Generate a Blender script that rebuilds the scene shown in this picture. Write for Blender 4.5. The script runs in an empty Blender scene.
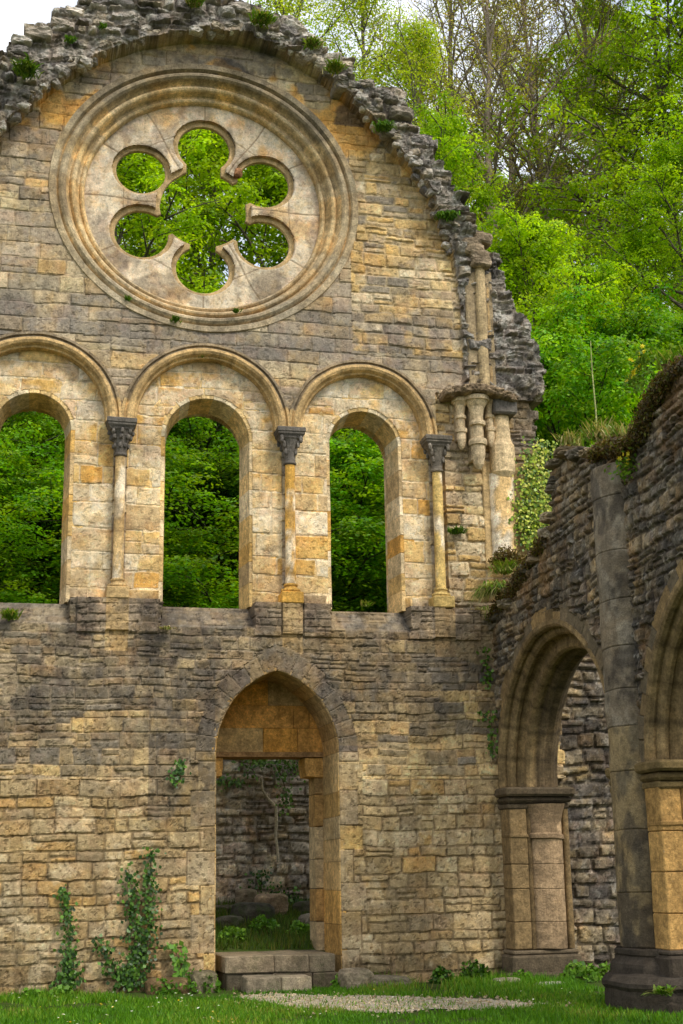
import bpy, math, random
import numpy as np
from mathutils import Matrix, Vector

random.seed(7)
RNG = np.random.default_rng(11)
SC = bpy.context.scene
COL = SC.collection
PI = math.pi

# ------------------------------------------------------------------ camera frame
CAM = np.array([0.0, -19.5, 1.454])
RW = np.array([[0.9731492763888632, -0.042091231677719, -0.22629364569002997],
               [-0.22959234871300158, -0.24740844605090653, -0.9413163199664198],
               [-0.016365795925640282, 0.9679965852411507, -0.25042917498804335]])
FPX = 1400.13


def ray(px, py):
    return RW @ np.array([px - 341.5, -(py - 512.0), -FPX])


def onY(px, py, y=0.0):
    """x, z of a photo point lying on the plane at depth y"""
    r = ray(px, py)
    t = (y - CAM[1]) / r[1]
    p = CAM + r * t
    return float(p[0]), float(p[2])


def onX(px, py, x):
    r = ray(px, py)
    t = (x - CAM[0]) / r[0]
    p = CAM + r * t
    return float(p[1]), float(p[2])


def onZ(px, py, z=0.0):
    r = ray(px, py)
    t = (z - CAM[2]) / r[2]
    p = CAM + r * t
    return float(p[0]), float(p[1])


# ------------------------------------------------------------------ noise
def h2(ix, iy, seed=0):
    ix = ix.astype(np.int64).astype(np.uint32)
    iy = iy.astype(np.int64).astype(np.uint32)
    n = ix * np.uint32(374761393) + iy * np.uint32(668265263) + np.uint32((seed * 974711 + 12345) % 4294967296)
    n = (n ^ (n >> np.uint32(13))) * np.uint32(1274126177)
    n = (n ^ (n >> np.uint32(15))) * np.uint32(2246822519)
    n = n ^ (n >> np.uint32(16))
    return n.astype(np.float64) / 4294967295.0


def vn(x, y, seed=0):
    x0 = np.floor(x)
    y0 = np.floor(y)
    fx = x - x0
    fy = y - y0
    fx = fx * fx * (3 - 2 * fx)
    fy = fy * fy * (3 - 2 * fy)
    a = h2(x0, y0, seed)
    b = h2(x0 + 1, y0, seed)
    c = h2(x0, y0 + 1, seed)
    d = h2(x0 + 1, y0 + 1, seed)
    return a + (b - a) * fx + (c - a) * fy + (a - b - c + d) * fx * fy


def fbm(x, y, f=1.0, seed=0, o=4, g=0.5):
    s = 0
    a = 1.0
    t = 0
    for k in range(o):
        s = s + a * vn(x * f + 17.3 * k, y * f - 9.1 * k, seed + k * 31)
        t += a
        a *= g
        f *= 2.03
    return s / t          # 0..1, mean .5


def sst(a, b, x):
    t = np.clip((x - a) / (b - a), 0, 1)
    return t * t * (3 - 2 * t)


def lin(c):
    c = np.asarray(c, float) / 255.0
    return np.where(c <= 0.04045, c / 12.92, ((c + 0.055) / 1.055) ** 2.4)


def inpoly(x, y, poly):
    r = np.zeros(x.shape, bool)
    n = len(poly)
    j = n - 1
    for i in range(n):
        xi, yi = poly[i]
        xj, yj = poly[j]
        if yi != yj:
            c = ((yi > y) != (yj > y)) & (x < (xj - xi) * (y - yi) / (yj - yi) + xi)
            r ^= c
        j = i
    return r


# ------------------------------------------------------------------ object helpers
def tag(o, label, cat, group=None, kind=None):
    o['label'] = label
    o['category'] = cat
    if group:
        o['group'] = group
    if kind:
        o['kind'] = kind
    return o


def thing(name, label, cat, loc=(0, 0, 0), group=None):
    o = bpy.data.objects.new(name, None)
    COL.objects.link(o)
    o.location = loc
    o.empty_display_size = 0.2
    return tag(o, label, cat, group)


def link(name, me, mat, parent=None):
    o = bpy.data.objects.new(name, me)
    COL.objects.link(o)
    if mat is not None and not me.materials:
        me.materials.append(mat)
    if parent is not None:
        o.parent = parent
        if parent.type == 'EMPTY' or parent.parent is not None:
            root = parent
            off = Vector((0, 0, 0))
            while root is not None:
                off += root.location
                root = root.parent
            o.location = -off
        else:
            o.location = -parent.location
    return o


def npmesh(name, V, F, col=None, smooth=False):
    """V (n,3); F (m,k) int array or list of such arrays; col (n,3)"""
    me = bpy.data.meshes.new(name)
    Fs = [np.asarray(f) for f in (F if isinstance(F, list) else [F]) if len(f)]
    V = np.asarray(V, np.float32)
    me.vertices.add(len(V))
    me.vertices.foreach_set('co', V.ravel())
    tot = sum(f.size for f in Fs)
    nf = sum(len(f) for f in Fs)
    me.loops.add(tot)
    me.polygons.add(nf)
    me.loops.foreach_set('vertex_index', np.concatenate([f.ravel() for f in Fs]).astype(np.int32))
    tots = np.concatenate([np.full(len(f), f.shape[1]) for f in Fs]).astype(np.int32)
    st = np.concatenate([[0], np.cumsum(tots)[:-1]]).astype(np.int32)
    me.polygons.foreach_set('loop_start', st)
    me.polygons.foreach_set('loop_total', tots)
    me.polygons.foreach_set('use_smooth', np.full(nf, smooth, bool))
    me.update(calc_edges=True)
    if col is not None:
        a = me.attributes.new('albedo', 'FLOAT_COLOR', 'POINT')
        c = np.ones((len(V), 4), np.float32)
        c[:, :3] = col
        a.data.foreach_set('color', c.ravel())
    return me


class MB:
    """collects shapes of one part (verts, faces, one albedo per vert)"""

    def __init__(self):
        self.v = []
        self.c = []
        self.q = []
        self.t = []
        self.n = 0
        self.ng = []

    def add(self, V, quads=None, tris=None, col=(.3, .3, .3), ngons=None):
        V = np.asarray(V, float)
        b = self.n
        self.v.append(V)
        c = np.asarray(col, float)
        if c.ndim == 1:
            c = np.tile(c, (len(V), 1))
        self.c.append(c)
        if quads is not None and len(quads):
            self.q.append(np.asarray(quads, int) + b)
        if tris is not None and len(tris):
            self.t.append(np.asarray(tris, int) + b)
        for g in (ngons or []):
            self.ng.append(np.asarray([g], int) + b)
        self.n += len(V)

    def build(self, name, mat, parent=None, smooth=False, wob=0.0, wf=3.0):
        V = np.concatenate(self.v)
        C = np.concatenate(self.c)
        if wob:
            for k in range(3):
                V[:, k] += wob * 2 * (fbm(V[:, 0] + V[:, 1] * .71 + 5 * k, V[:, 2] - V[:, 1] * .53, wf, 40 + k, 3) - .5)
        F = []
        if self.q:
            F.append(np.concatenate(self.q))
        if self.t:
            F.append(np.concatenate(self.t))
        F += self.ng
        me = npmesh(name, V, F, C, smooth)
        return link(name, me, mat, parent)


# planes: (a, z, d) -> world, d = distance out of the wall towards the viewer
def GP(a, z, d):
    return (a, -d, z)


XR = 6.93


def AP(a, z, d):          # arcade wall: a = y
    return (XR - d, a, z)


def block(mb, q, d0, d1, plane, ch=0.012, col=(.3, .3, .3), jit=0.006, qb=None):
    q = np.asarray(q, float)
    c = q.mean(0)
    n = len(q)
    d0 = d0 + random.uniform(-jit, jit)
    ctr = q - c
    L = np.linalg.norm(ctr, axis=1)[:, None]
    qi = c + ctr * np.maximum(1 - ch * 1.35 / L, .3)
    g = 1 - .003 / L
    q = c + ctr * g
    V = [plane(p[0], p[1], d0 + random.uniform(-jit, jit) * .5) for p in qi]
    V += [plane(p[0], p[1], d0 - ch) for p in q]
    V += [plane(p[0], p[1], d1) for p in (q if qb is None else qb)]
    Q = []
    for i in range(n):
        j = (i + 1) % n
        Q.append((i, j, n + j, n + i))
        Q.append((n + i, n + j, 2 * n + j, 2 * n + i))
    if n == 4:
        Q += [(0, 1, 2, 3), (11, 10, 9, 8)]
        mb.add(V, Q, None, col)
    else:
        mb.add(V, Q, None, col, ngons=[list(range(n)), list(range(3 * n - 1, 2 * n - 1, -1))])


def sweep(mb, pts, rads, prof, plane, col, closed=False):
    """pts: 2D path in the wall plane; rads: 2D outward directions; prof: (offset along rad, d)"""
    P = len(prof)
    V = []
    for p, r in zip(pts, rads):
        for o, d in prof:
            V.append(plane(p[0] + r[0] * o, p[1] + r[1] * o, d))
    N = len(pts)
    Q = []
    for i in range(N if closed else N - 1):
        j = (i + 1) % N
        for k in range(P - 1):
            Q.append((i * P + k, i * P + k + 1, j * P + k + 1, j * P + k))
    cc = np.asarray(col, float)
    mb.add(V, Q, None, cc)


def arc(cx, cz, r, a0, a1, n):
    t = np.radians(np.linspace(a0, a1, n))
    return [(cx + r * math.cos(x), cz + r * math.sin(x)) for x in t], [(math.cos(x), math.sin(x)) for x in t]


def lathe(mb, prof, c, col, n=20, a0=0., a1=360., ax=1.0, ay=1.0, rot=0.0):
    """prof (r,z) about vertical axis at c"""
    full = abs(a1 - a0) >= 359.9
    m = n if full else n + 1
    V = []
    for k in range(m):
        t = math.radians(a0 + (a1 - a0) * k / n + rot)
        for r, z in prof:
            V.append((c[0] + ax * r * math.cos(t), c[1] + ay * r * math.sin(t), c[2] + z))
    P = len(prof)
    Q = []
    for k in range(n):
        j = (k + 1) % m
        for i in range(P - 1):
            Q.append((k * P + i, j * P + i, j * P + i + 1, k * P + i + 1))
    mb.add(V, Q, None, col)


def boxm(mb, x0, x1, y0, y1, z0, z1, col, ch=0.012, ry=0.0):
    """chamfered box (all edges) """
    xs = (x0, x0 + ch, x1 - ch, x1)
    V = []
    Q = []
    idx = {}

    def v(*p):
        if p not in idx:
            idx[p] = len(V)
            V.append(p)
        return idx[p]
    X = [(x0, x0 + ch), (x1, x1 - ch)]
    Y = [(y0, y0 + ch), (y1, y1 - ch)]
    Z = [(z0, z0 + ch), (z1, z1 - ch)]

    def c(i, j, k, ax):
        # corner vertex on face normal to ax
        return v(X[i][0 if ax == 0 else 1], Y[j][0 if ax == 1 else 1], Z[k][0 if ax == 2 else 1])
    for i in (0, 1):
        Q.append((c(i, 0, 0, 0), c(i, 1, 0, 0), c(i, 1, 1, 0), c(i, 0, 1, 0)))
        Q.append((c(0, i, 0, 1), c(1, i, 0, 1), c(1, i, 1, 1), c(0, i, 1, 1)))
        Q.append((c(0, 0, i, 2), c(1, 0, i, 2), c(1, 1, i, 2), c(0, 1, i, 2)))
        for j in (0, 1):
            Q.append((c(i, j, 0, 0), c(i, j, 1, 0), c(i, j, 1, 1), c(i, j, 0, 1)))
            Q.append((c(i, 0, j, 0), c(i, 1, j, 0), c(i, 1, j, 2), c(i, 0, j, 2)))
            Q.append((c(0, i, j, 1), c(1, i, j, 1), c(1, i, j, 2), c(0, i, j, 2)))
    T = []
    for i in (0, 1):
        for j in (0, 1):
            for k in (0, 1):
                T.append((c(i, j, k, 0), c(i, j, k, 1), c(i, j, k, 2)))
    mb.add(V, Q, T, col)


_ico = None


def ico():
    global _ico
    if _ico is None:
        import bmesh
        bm = bmesh.new()
        bmesh.ops.create_icosphere(bm, subdivisions=3, radius=1)
        bm.verts.ensure_lookup_table()
        _ico = (np.array([v.co[:] for v in bm.verts]), np.array([[v.index for v in f.verts] for f in bm.faces]))
        bm.free()
    return _ico


def boulder(mb, c, s, col, seed, box=3.0, rough=.16, rz=0.0, tilt=0.0):
    """rough squared stone: superellipsoid with noise"""
    V, T = ico()
    a = np.abs(V)
    k = (a ** box).sum(1) ** (1.0 / box)
    P = V / k[:, None]
    n = fbm(P[:, 0] + P[:, 1] * .6 + seed * 3.7, P[:, 2] + P[:, 1] * .8 - seed * 1.9, 2.2, seed, 4, .6) - .5
    n2 = fbm(P[:, 0] * 1.3 - P[:, 1] + seed, P[:, 2] * 1.2 + P[:, 1] * .5, 6.5, seed + 9, 3, .6) - .5
    P = P * (1 + 2 * rough * n + .5 * rough * n2)[:, None]
    P = P * np.asarray(s)[None, :] * .5
    M = np.array(Matrix.Rotation(rz, 3, 'Z') @ Matrix.Rotation(tilt, 3, 'Y'))
    P = P @ M.T + np.asarray(c)[None, :]
    cc = np.asarray(col)[None, :] * (1 + .5 * n + .9 * n2)[:, None]
    lt = sst(.57, .66, fbm(P[:, 0] / s[0] * 2 + P[:, 1] + seed, P[:, 2] / s[2] * 2, 3.1, seed + 3, 4, .65))
    cc = mixv(cc, np.minimum(cc * 1.7 + .03, .6), lt * .7)
    mb.add(P, None, T, cc)


# ------------------------------------------------------------------ materials
def newmat(name):
    m = bpy.data.materials.new(name)
    m.use_nodes = True
    nt = m.node_tree
    for n in list(nt.nodes):
        nt.nodes.remove(n)
    return m, nt, nt.nodes, nt.links


def stone_mat(name, bump=.5, lichen=.25, var=.45, fine=45.0, gain=1.0, moss=0.0, patch=1.0):
    m, nt, N, L = newmat(name)
    out = N.new('ShaderNodeOutputMaterial')
    b = N.new('ShaderNodeBsdfPrincipled')
    b.inputs['Roughness'].default_value = .92
    b.inputs['Specular IOR Level'].default_value = .2
    L.new(b.outputs[0], out.inputs[0])
    at = N.new('ShaderNodeAttribute')
    at.attribute_name = 'albedo'
    tc = N.new('ShaderNodeTexCoord')

    def noise(s, d, r=.6, dist=0.0):
        n = N.new('ShaderNodeTexNoise')
        n.inputs['Scale'].default_value = s
        n.inputs['Detail'].default_value = d
        n.inputs['Roughness'].default_value = r
        n.inputs['Distortion'].default_value = dist
        L.new(tc.outputs['Object'], n.inputs['Vector'])
        return n

    def rng(src, a, bb, c, d):
        r = N.new('ShaderNodeMapRange')
        r.inputs['From Min'].default_value = a
        r.inputs['From Max'].default_value = bb
        r.inputs['To Min'].default_value = c
        r.inputs['To Max'].default_value = d
        L.new(src, r.inputs['Value'])
        return r.outputs[0]

    def mixc(kind, fac, a, bb):
        x = N.new('ShaderNodeMix')
        x.data_type = 'RGBA'
        x.blend_type = kind
        if isinstance(fac, float):
            x.inputs[0].default_value = fac
        else:
            L.new(fac, x.inputs[0])
        for s, v in ((6, a), (7, bb)):
            if isinstance(v, tuple):
                x.inputs[s].default_value = (*v, 1)
            else:
                L.new(v, x.inputs[s])
        return x.outputs[2]
    big = noise(1.3, 5, .65, .4)
    med = noise(9, 6, .7)
    fin = noise(fine, 6, .8)
    f1 = rng(big.outputs[0], .36, .64, 1 - var * .5, 1 + var * .5)
    f2 = rng(med.outputs[0], .38, .62, 1 - var * .55, 1 + var * .55)
    f3 = rng(fin.outputs[0], .38, .62, 1 - var * .6, 1 + var * .5)
    mu = N.new('ShaderNodeMath')
    mu.operation = 'MULTIPLY'
    L.new(f1, mu.inputs[0])
    L.new(f2, mu.inputs[1])
    mu2 = N.new('ShaderNodeMath')
    mu2.operation = 'MULTIPLY'
    L.new(mu.outputs[0], mu2.inputs[0])
    L.new(f3, mu2.inputs[1])
    c = mixc('MULTIPLY', 1.0, at.outputs['Color'], (gain, gain, gain))
    c = mixc('MULTIPLY', 1.0, c, mu2.outputs[0])
    # warm iron staining and cool grey crust
    w = rng(noise(2.1, 4, .6, .6).outputs[0], .55, .75, 0, .55 * patch)
    c = mixc('MIX', w, c, mixc('MULTIPLY', 1.0, c, (1.08, .96, .74)))
    g = rng(noise(3.3, 5, .7, .3).outputs[0], .56, .72, 0, .5 * patch)
    c = mixc('MIX', g, c, mixc('MULTIPLY', 1.0, c, (.72, .74, .8)))
    st = N.new('ShaderNodeMapping')
    st.inputs['Scale'].default_value = (5, 5, .55)
    L.new(tc.outputs['Object'], st.inputs[0])
    sn = noise(1, 5, .65)
    L.new(st.outputs[0], sn.inputs['Vector'])
    run = rng(sn.outputs[0], .52, .74, 0, .5)
    c = mixc('MIX', run, c, mixc('MULTIPLY', 1.0, c, (.55, .53, .52)))
    bl = rng(noise(7, 5, .7).outputs[0], .56, .66, 0, .4 * patch)
    c = mixc('MIX', bl, c, mixc('MULTIPLY', 1.0, c, (1.28, 1.24, 1.16)))
    pt = rng(noise(38, 4, .7).outputs[0], .40, .33, 0, .6)
    c = mixc('MIX', pt, c, mixc('MULTIPLY', 1.0, c, (.42, .4, .38)))
    if lichen:
        ls = rng(noise(21, 7, .8).outputs[0], .64, .69, 0, lichen)
        c = mixc('MIX', ls, c, (.42, .41, .36))
        dk = rng(noise(14, 7, .8, .5).outputs[0], .62, .7, 0, lichen * 1.2)
        c = mixc('MIX', dk, c, (.05, .048, .044))
    if moss:
        ms = rng(noise(4, 6, .75).outputs[0], .5, .62, 0, moss)
        c = mixc('MIX', ms, c, (.045, .07, .012))
    L.new(c, b.inputs['Base Color'])
    bp = N.new('ShaderNodeBump')
    bp.inputs['Strength'].default_value = bump
    bp.inputs['Distance'].default_value = .045
    hm = N.new('ShaderNodeMath')
    hm.operation = 'ADD'
    L.new(med.outputs[0], hm.inputs[0])
    L.new(fin.outputs[0], hm.inputs[1])
    L.new(hm.outputs[0], bp.inputs['Height'])
    L.new(bp.outputs[0], b.inputs['Normal'])
    return m


def leaf_mat(name, rough=.5, trans=.5, rnd=0.25):
    m, nt, N, L = newmat(name)
    out = N.new('ShaderNodeOutputMaterial')
    at = N.new('ShaderNodeAttribute')
    at.attribute_name = 'albedo'
    oi = N.new('ShaderNodeObjectInfo')
    hs = N.new('ShaderNodeHueSaturation')
    r = N.new('ShaderNodeMapRange')
    r.inputs['To Min'].default_value = 1 - rnd
    r.inputs['To Max'].default_value = 1 + rnd
    L.new(oi.outputs['Random'], r.inputs['Value'])
    L.new(r.outputs[0], hs.inputs['Value'])
    r2 = N.new('ShaderNodeMapRange')
    r2.inputs['To Min'].default_value = .5 - rnd * .06
    r2.inputs['To Max'].default_value = .5 + rnd * .015
    w = N.new('ShaderNodeMath')
    w.operation = 'FRACT'
    w2 = N.new('ShaderNodeMath')
    w2.operation = 'MULTIPLY'
    w2.inputs[1].default_value = 7.31
    L.new(oi.outputs['Random'], w2.inputs[0])
    L.new(w2.outputs[0], w.inputs[0])
    L.new(w.outputs[0], r2.inputs['Value'])
    L.new(r2.outputs[0], hs.inputs['Hue'])
    L.new(at.outputs['Color'], hs.inputs['Color'])
    d = N.new('ShaderNodeBsdfPrincipled')
    d.inputs['Roughness'].default_value = rough
    d.inputs['Specular IOR Level'].default_value = .25
    t = N.new('ShaderNodeBsdfTranslucent')
    g = N.new('ShaderNodeMix')
    g.data_type = 'RGBA'
    g.blend_type = 'MULTIPLY'
    g.inputs[0].default_value = 1
    g.inputs[7].default_value = (1.25, 1.2, .5, 1)
    L.new(hs.outputs[0], g.inputs[6])
    L.new(hs.outputs[0], d.inputs['Base Color'])
    L.new(g.outputs[2], t.inputs['Color'])
    mx = N.new('ShaderNodeMixShader')
    mx.inputs[0].default_value = trans
    L.new(d.outputs[0], mx.inputs[1])
    L.new(t.outputs[0], mx.inputs[2])
    L.new(mx.outputs[0], out.inputs[0])
    return m


def ground_mat(name, cols, scale=1.0, bump=.4):
    m, nt, N, L = newmat(name)
    out = N.new('ShaderNodeOutputMaterial')
    b = N.new('ShaderNodeBsdfPrincipled')
    b.inputs['Roughness'].default_value = 1
    b.inputs['Specular IOR Level'].default_value = .1
    L.new(b.outputs[0], out.inputs[0])
    tc = N.new('ShaderNodeTexCoord')
    n = N.new('ShaderNodeTexNoise')
    n.inputs['Scale'].default_value = 2.2 * scale
    n.inputs['Detail'].default_value = 9
    n.inputs['Roughness'].default_value = .72
    L.new(tc.outputs['Object'], n.inputs['Vector'])
    r = N.new('ShaderNodeValToRGB')
    el = r.color_ramp.elements
    el[0].position = .32
    el[0].color = (*cols[0], 1)
    el[1].position = .68
    el[1].color = (*cols[-1], 1)
    for k, c in enumerate(cols[1:-1]):
        e = el.new(.32 + .36 * (k + 1) / (len(cols) - 1))
        e.color = (*c, 1)
    L.new(n.outputs[0], r.inputs[0])
    n2 = N.new('ShaderNodeTexNoise')
    n2.inputs['Scale'].default_value = 40 * scale
    n2.inputs['Detail'].default_value = 5
    L.new(tc.outputs['Object'], n2.inputs['Vector'])
    mr = N.new('ShaderNodeMapRange')
    mr.inputs['From Min'].default_value = .3
    mr.inputs['From Max'].default_value = .7
    mr.inputs['To Min'].default_value = .65
    mr.inputs['To Max'].default_value = 1.35
    L.new(n2.outputs[0], mr.inputs[0])
    mx = N.new('ShaderNodeMix')
    mx.data_type = 'RGBA'
    mx.blend_type = 'MULTIPLY'
    mx.inputs[0].default_value = 1
    L.new(r.outputs[0], mx.inputs[6])
    L.new(mr.outputs[0], mx.inputs[7])
    L.new(mx.outputs[2], b.inputs['Base Color'])
    bp = N.new('ShaderNodeBump')
    bp.inputs['Strength'].default_value = bump
    bp.inputs['Distance'].default_value = .03
    L.new(n2.outputs[0], bp.inputs['Height'])
    L.new(bp.outputs[0], b.inputs['Normal'])
    return m


M_WALL = stone_mat('weathered_masonry',  .5, .24, .26, gain=1.06, patch=.55)
M_DRESS = stone_mat('dressed_limestone', .6, .32, .5, 30, gain=1.22)
M_DARK = stone_mat('dark_rubble', .7, .4, .42, gain=1.3)
M_MOSSY = stone_mat('mossy_stone', .7, .3, .5, moss=.8)
M_LEAF = leaf_mat('beech_leaf', .5, .58, .12)
M_LEAFD = leaf_mat('understory_leaf', .45, .5, .15)
M_PLANT = leaf_mat('wall_plant_leaf', .5, .35, .12)
M_IVY = leaf_mat('ivy_leaf', .35, .2, .1)
M_BARK = stone_mat('bark', .6, .3, .5)
M_TWIG = M_BARK

# ------------------------------------------------------------------ masonry pattern


def courses(u, v, seed, ch, sl, warp=.02, wf=1.5, joint=.02, rnd=.03, split=.15, amp=.012, rough=.01, pillow=.012, tiltamp=.01):
    """coursed rubble over flat arrays u, v. Returns relief, mortar mask, stone randoms, stone centres"""
    rs = np.random.default_rng(seed)
    uw = u + warp * 2 * (fbm(u, v, wf, seed + 1, 3) - .5) + .03 * (fbm(u, v, 7, seed + 2, 3, .6) - .5)
    vw = v + warp * 2 * (fbm(u, v, wf, seed + 3, 3) - .5) + .03 * (fbm(u, v, 7, seed + 4, 3, .6) - .5)
    lo, hi = vw.min() - .5, vw.max() + .5
    e = [lo]
    while e[-1] < hi:
        e.append(e[-1] + rs.uniform(*ch))
    e = np.array(e)
    ci = np.clip(np.searchsorted(e, vw) - 1, 0, len(e) - 2)
    ul, uh = uw.min() - 1, uw.max() + 1
    a = np.zeros_like(u)
    b = np.zeros_like(u)
    si = np.zeros(u.shape, np.int64)
    for k in np.unique(ci):
        m = ci == k
        hgt = e[k + 1] - e[k]
        n = int((uh - ul) / sl[0]) + 4
        ln = rs.uniform(sl[0], sl[1], n) * (0.7 + .3 * hgt / ch[1])
        ed = ul - rs.uniform(0, .5) + np.concatenate([[0], np.cumsum(ln)])
        ii = np.clip(np.searchsorted(ed, uw[m]) - 1, 0, len(ed) - 2)
        si[m] = ii
        a[m] = ed[ii]
        b[m] = ed[ii + 1]
    z0 = e[ci].copy()
    z1 = e[ci + 1].copy()
    sid = ci * 1000 + si
    r0 = h2(sid, sid * 0 + 5, seed)
    zs = z0 + (z1 - z0) * (.4 + .2 * h2(sid, sid * 0 + 6, seed))
    sp = (r0 < split) & ((z1 - z0) > ch[0] * 1.15)
    up = sp & (vw > zs)
    dn = sp & ~up
    z0 = np.where(up, zs, z0)
    z1 = np.where(dn, zs, z1)
    sid = sid * 2 + up
    one = sid * 0
    r1 = h2(sid, one + 11, seed)
    r2 = h2(sid, one + 12, seed)
    r3 = h2(sid, one + 13, seed)
    r4 = h2(sid, one + 14, seed)
    du = np.minimum(uw - a, b - uw)
    dv = np.minimum(vw - z0, z1 - vw)
    R = rnd * (.6 + .8 * r4)
    d = R - np.hypot(np.maximum(R - du, 0), np.maximum(R - dv, 0))
    d = np.minimum(d, np.minimum(du, dv))
    dd = np.minimum(du, dv)
    d = np.where((du < R) & (dv < R), d, dd)
    jw = joint * (.6 + .8 * fbm(u, v, 3, seed + 7, 2))
    body = sst(jw * .35, jw * 1.25, d)
    cu = (a + b) / 2
    cv = (z0 + z1) / 2
    h = (r1 - .5) * 2 * amp * body
    h = h + body * joint * .9
    h = h + pillow * np.sqrt(np.clip(d / (.5 * np.minimum(z1 - z0, b - a)), 0, 1)) * body
    h = h + body * tiltamp * 2 * ((r3 - .5) * (uw - cu) / (b - a) + (r4 - .5) * (vw - cv) / (z1 - z0)) * 2
    h = h + rough * 2 * (fbm(u, v, 11, seed + 8, 4, .6) - .5) * (.35 + .65 * body)
    return h, 1 - body, r1, r2, r3, cu, cv


def palette(r, cols):
    P = np.array([lin(c) for c in cols])
    i = np.clip((r * len(P)).astype(int), 0, len(P) - 1)
    return P[i]


def mixv(a, b, f):
    return a + (np.asarray(b) - a) * f[:, None]


def stone_cols(r2, r3, mort, cols, mcol, val=.3):
    c = palette(r2, cols) * (1 - val / 2 + val * r3)[:, None]
    return mixv(c, lin(mcol), np.clip(mort * .85, 0, 1))


def mottle(x, z, relief, colr, seed, amt=1.0, hues=1.0):
    """pitted, blotchy stone: changes of mineral colour and small holes"""
    c = colr * (1 - .30 * amt + .60 * amt * fbm(x, z, 16, seed, 4, .65))[:, None]
    c = c * (1 - .25 * amt + .5 * amt * fbm(x, z, 5.5, seed + 6, 4, .6))[:, None]
    for k, (f, col) in enumerate(((4.2, (1.10, .97, .96)), (5.3, (1.10, .98, .74)), (3.7, (.82, .86, .93)), (6.1, (.76, .74, .74)), (5.7, (1.14, 1.14, 1.10)))):
        m = sst(.54, .66, fbm(x, z, f, seed + 20 + k, 4, .6)) * .7 * hues
        c = c * (1 + (np.array(col)[None, :] - 1) * m[:, None])
    lt = sst(.62, .68, fbm(x, z, 26, seed + 3, 3, .7))
    c = mixv(c, np.minimum(c * 1.5 + .04, .7), lt * .55 * amt)
    pit = sst(.37, .31, fbm(x, z, 21, seed + 4, 3, .65))
    c = mixv(c, c * .42, pit * .85 * amt)
    return relief - .010 * pit * amt + .008 * amt * (fbm(x, z, 24, seed + 5, 3, .7) - .5), c


def heightfield(name, us, vs, keep, P, col, mat, parent, back=None, smooth=False):
    """grid (nv,nu) with keep per vertex; P (nv,nu,3). back: offset vector extruding all open edges"""
    nv, nu = keep.shape
    cell = keep[:-1, :-1] & keep[1:, :-1] & keep[:-1, 1:] & keep[1:, 1:]
    idx = np.arange(nv * nu).reshape(nv, nu)
    A = idx[:-1, :-1][cell]
    Q = np.stack([A, A + 1, A + nu + 1, A + nu], 1)
    V = P.reshape(-1, 3)
    Cc = col.reshape(-1, 3)
    if back is not None:
        pad = np.zeros((nv + 1, nu + 1), bool)
        pad[1:-1, 1:-1] = cell
        E = []
        # horizontal edges between cell rows
        d = pad[1:, 1:-1] != pad[:-1, 1:-1]      # (nv, nu-1)
        j, i = np.nonzero(d)
        E.append(np.stack([idx[j, i], idx[j, i + 1]], 1))
        d = pad[1:-1, 1:] != pad[1:-1, :-1]      # (nv-1, nu)
        j, i = np.nonzero(d)
        E.append(np.stack([idx[j, i], idx[j + 1, i]], 1))
        E = np.concatenate(E)
        u_, inv = np.unique(E.ravel(), return_inverse=True)
        inv = inv.reshape(-1, 2)
        Vb = V[u_].copy()
        ax = int(np.argmax(np.abs(back[:3])))
        Vb[:, ax] = back[3]
        n0 = len(V)
        Q2 = np.stack([E[:, 0], E[:, 1], n0 + inv[:, 1], n0 + inv[:, 0]], 1)
        V = np.concatenate([V, Vb])
        Cc = np.concatenate([Cc, Cc[u_]])
        Q = np.concatenate([Q, Q2])
    used, inv = np.unique(Q.ravel(), return_inverse=True)
    me = npmesh(name, V[used], inv.reshape(-1, 4), Cc[used], smooth)
    return link(name, me, mat, parent)

# ================================================================== GABLE WALL
gable = thing('ruined_gable_wall', 'tall ruined abbey gable wall of tan stone with a six lobed rose window and three round arched windows', 'wall', (2.66, 0, 0))
RC = (2.655, 11.5)          # rose centre
RO = 2.36
RZC, RZS = 11.57, .94          # the rose is slightly wider than tall
YREC = .12                  # recess of the blind arches
YLOW = -.12                 # face of the lower wall
RING = -.36                 # face of the broken vault over the rose
ZSPR = 7.86
BL = [(.19, 1.24), (2.67, 1.24), (5.04, 1.15)]       # blind arch centre, outer radius of hood
COLX = [-1.05, 1.43, 3.91, 6.18]
WIN = [(.19, .53, 7.72), (2.70, .62, 7.70), (5.08, .53, 7.74)]   # lancet centre, half width, spring
DX0, DX1, DZS, DZA = 2.83, 4.545, 3.12, 4.25
DCX = (DX0 + DX1) / 2
DA = (DX1 - DX0) / 2
DR = ((DZA - DZS) ** 2 + DA ** 2) / (2 * DA)


def in_door(x, z, g=0.0):
    o = DR - DA
    k = (np.hypot(x - (DCX + o), z - DZS) < DR + g) & (np.hypot(x - (DCX - o), z - DZS) < DR + g)
    return np.where(z < DZS, np.abs(x - DCX) < DA + g, k)


def in_win(x, z, w, g=0.0, z0=5.2):
    c, r, s = w
    return np.where(z < s, np.abs(x - c) < r + g, np.hypot(x - c, z - s) < r + g) & (z > z0)


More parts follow.
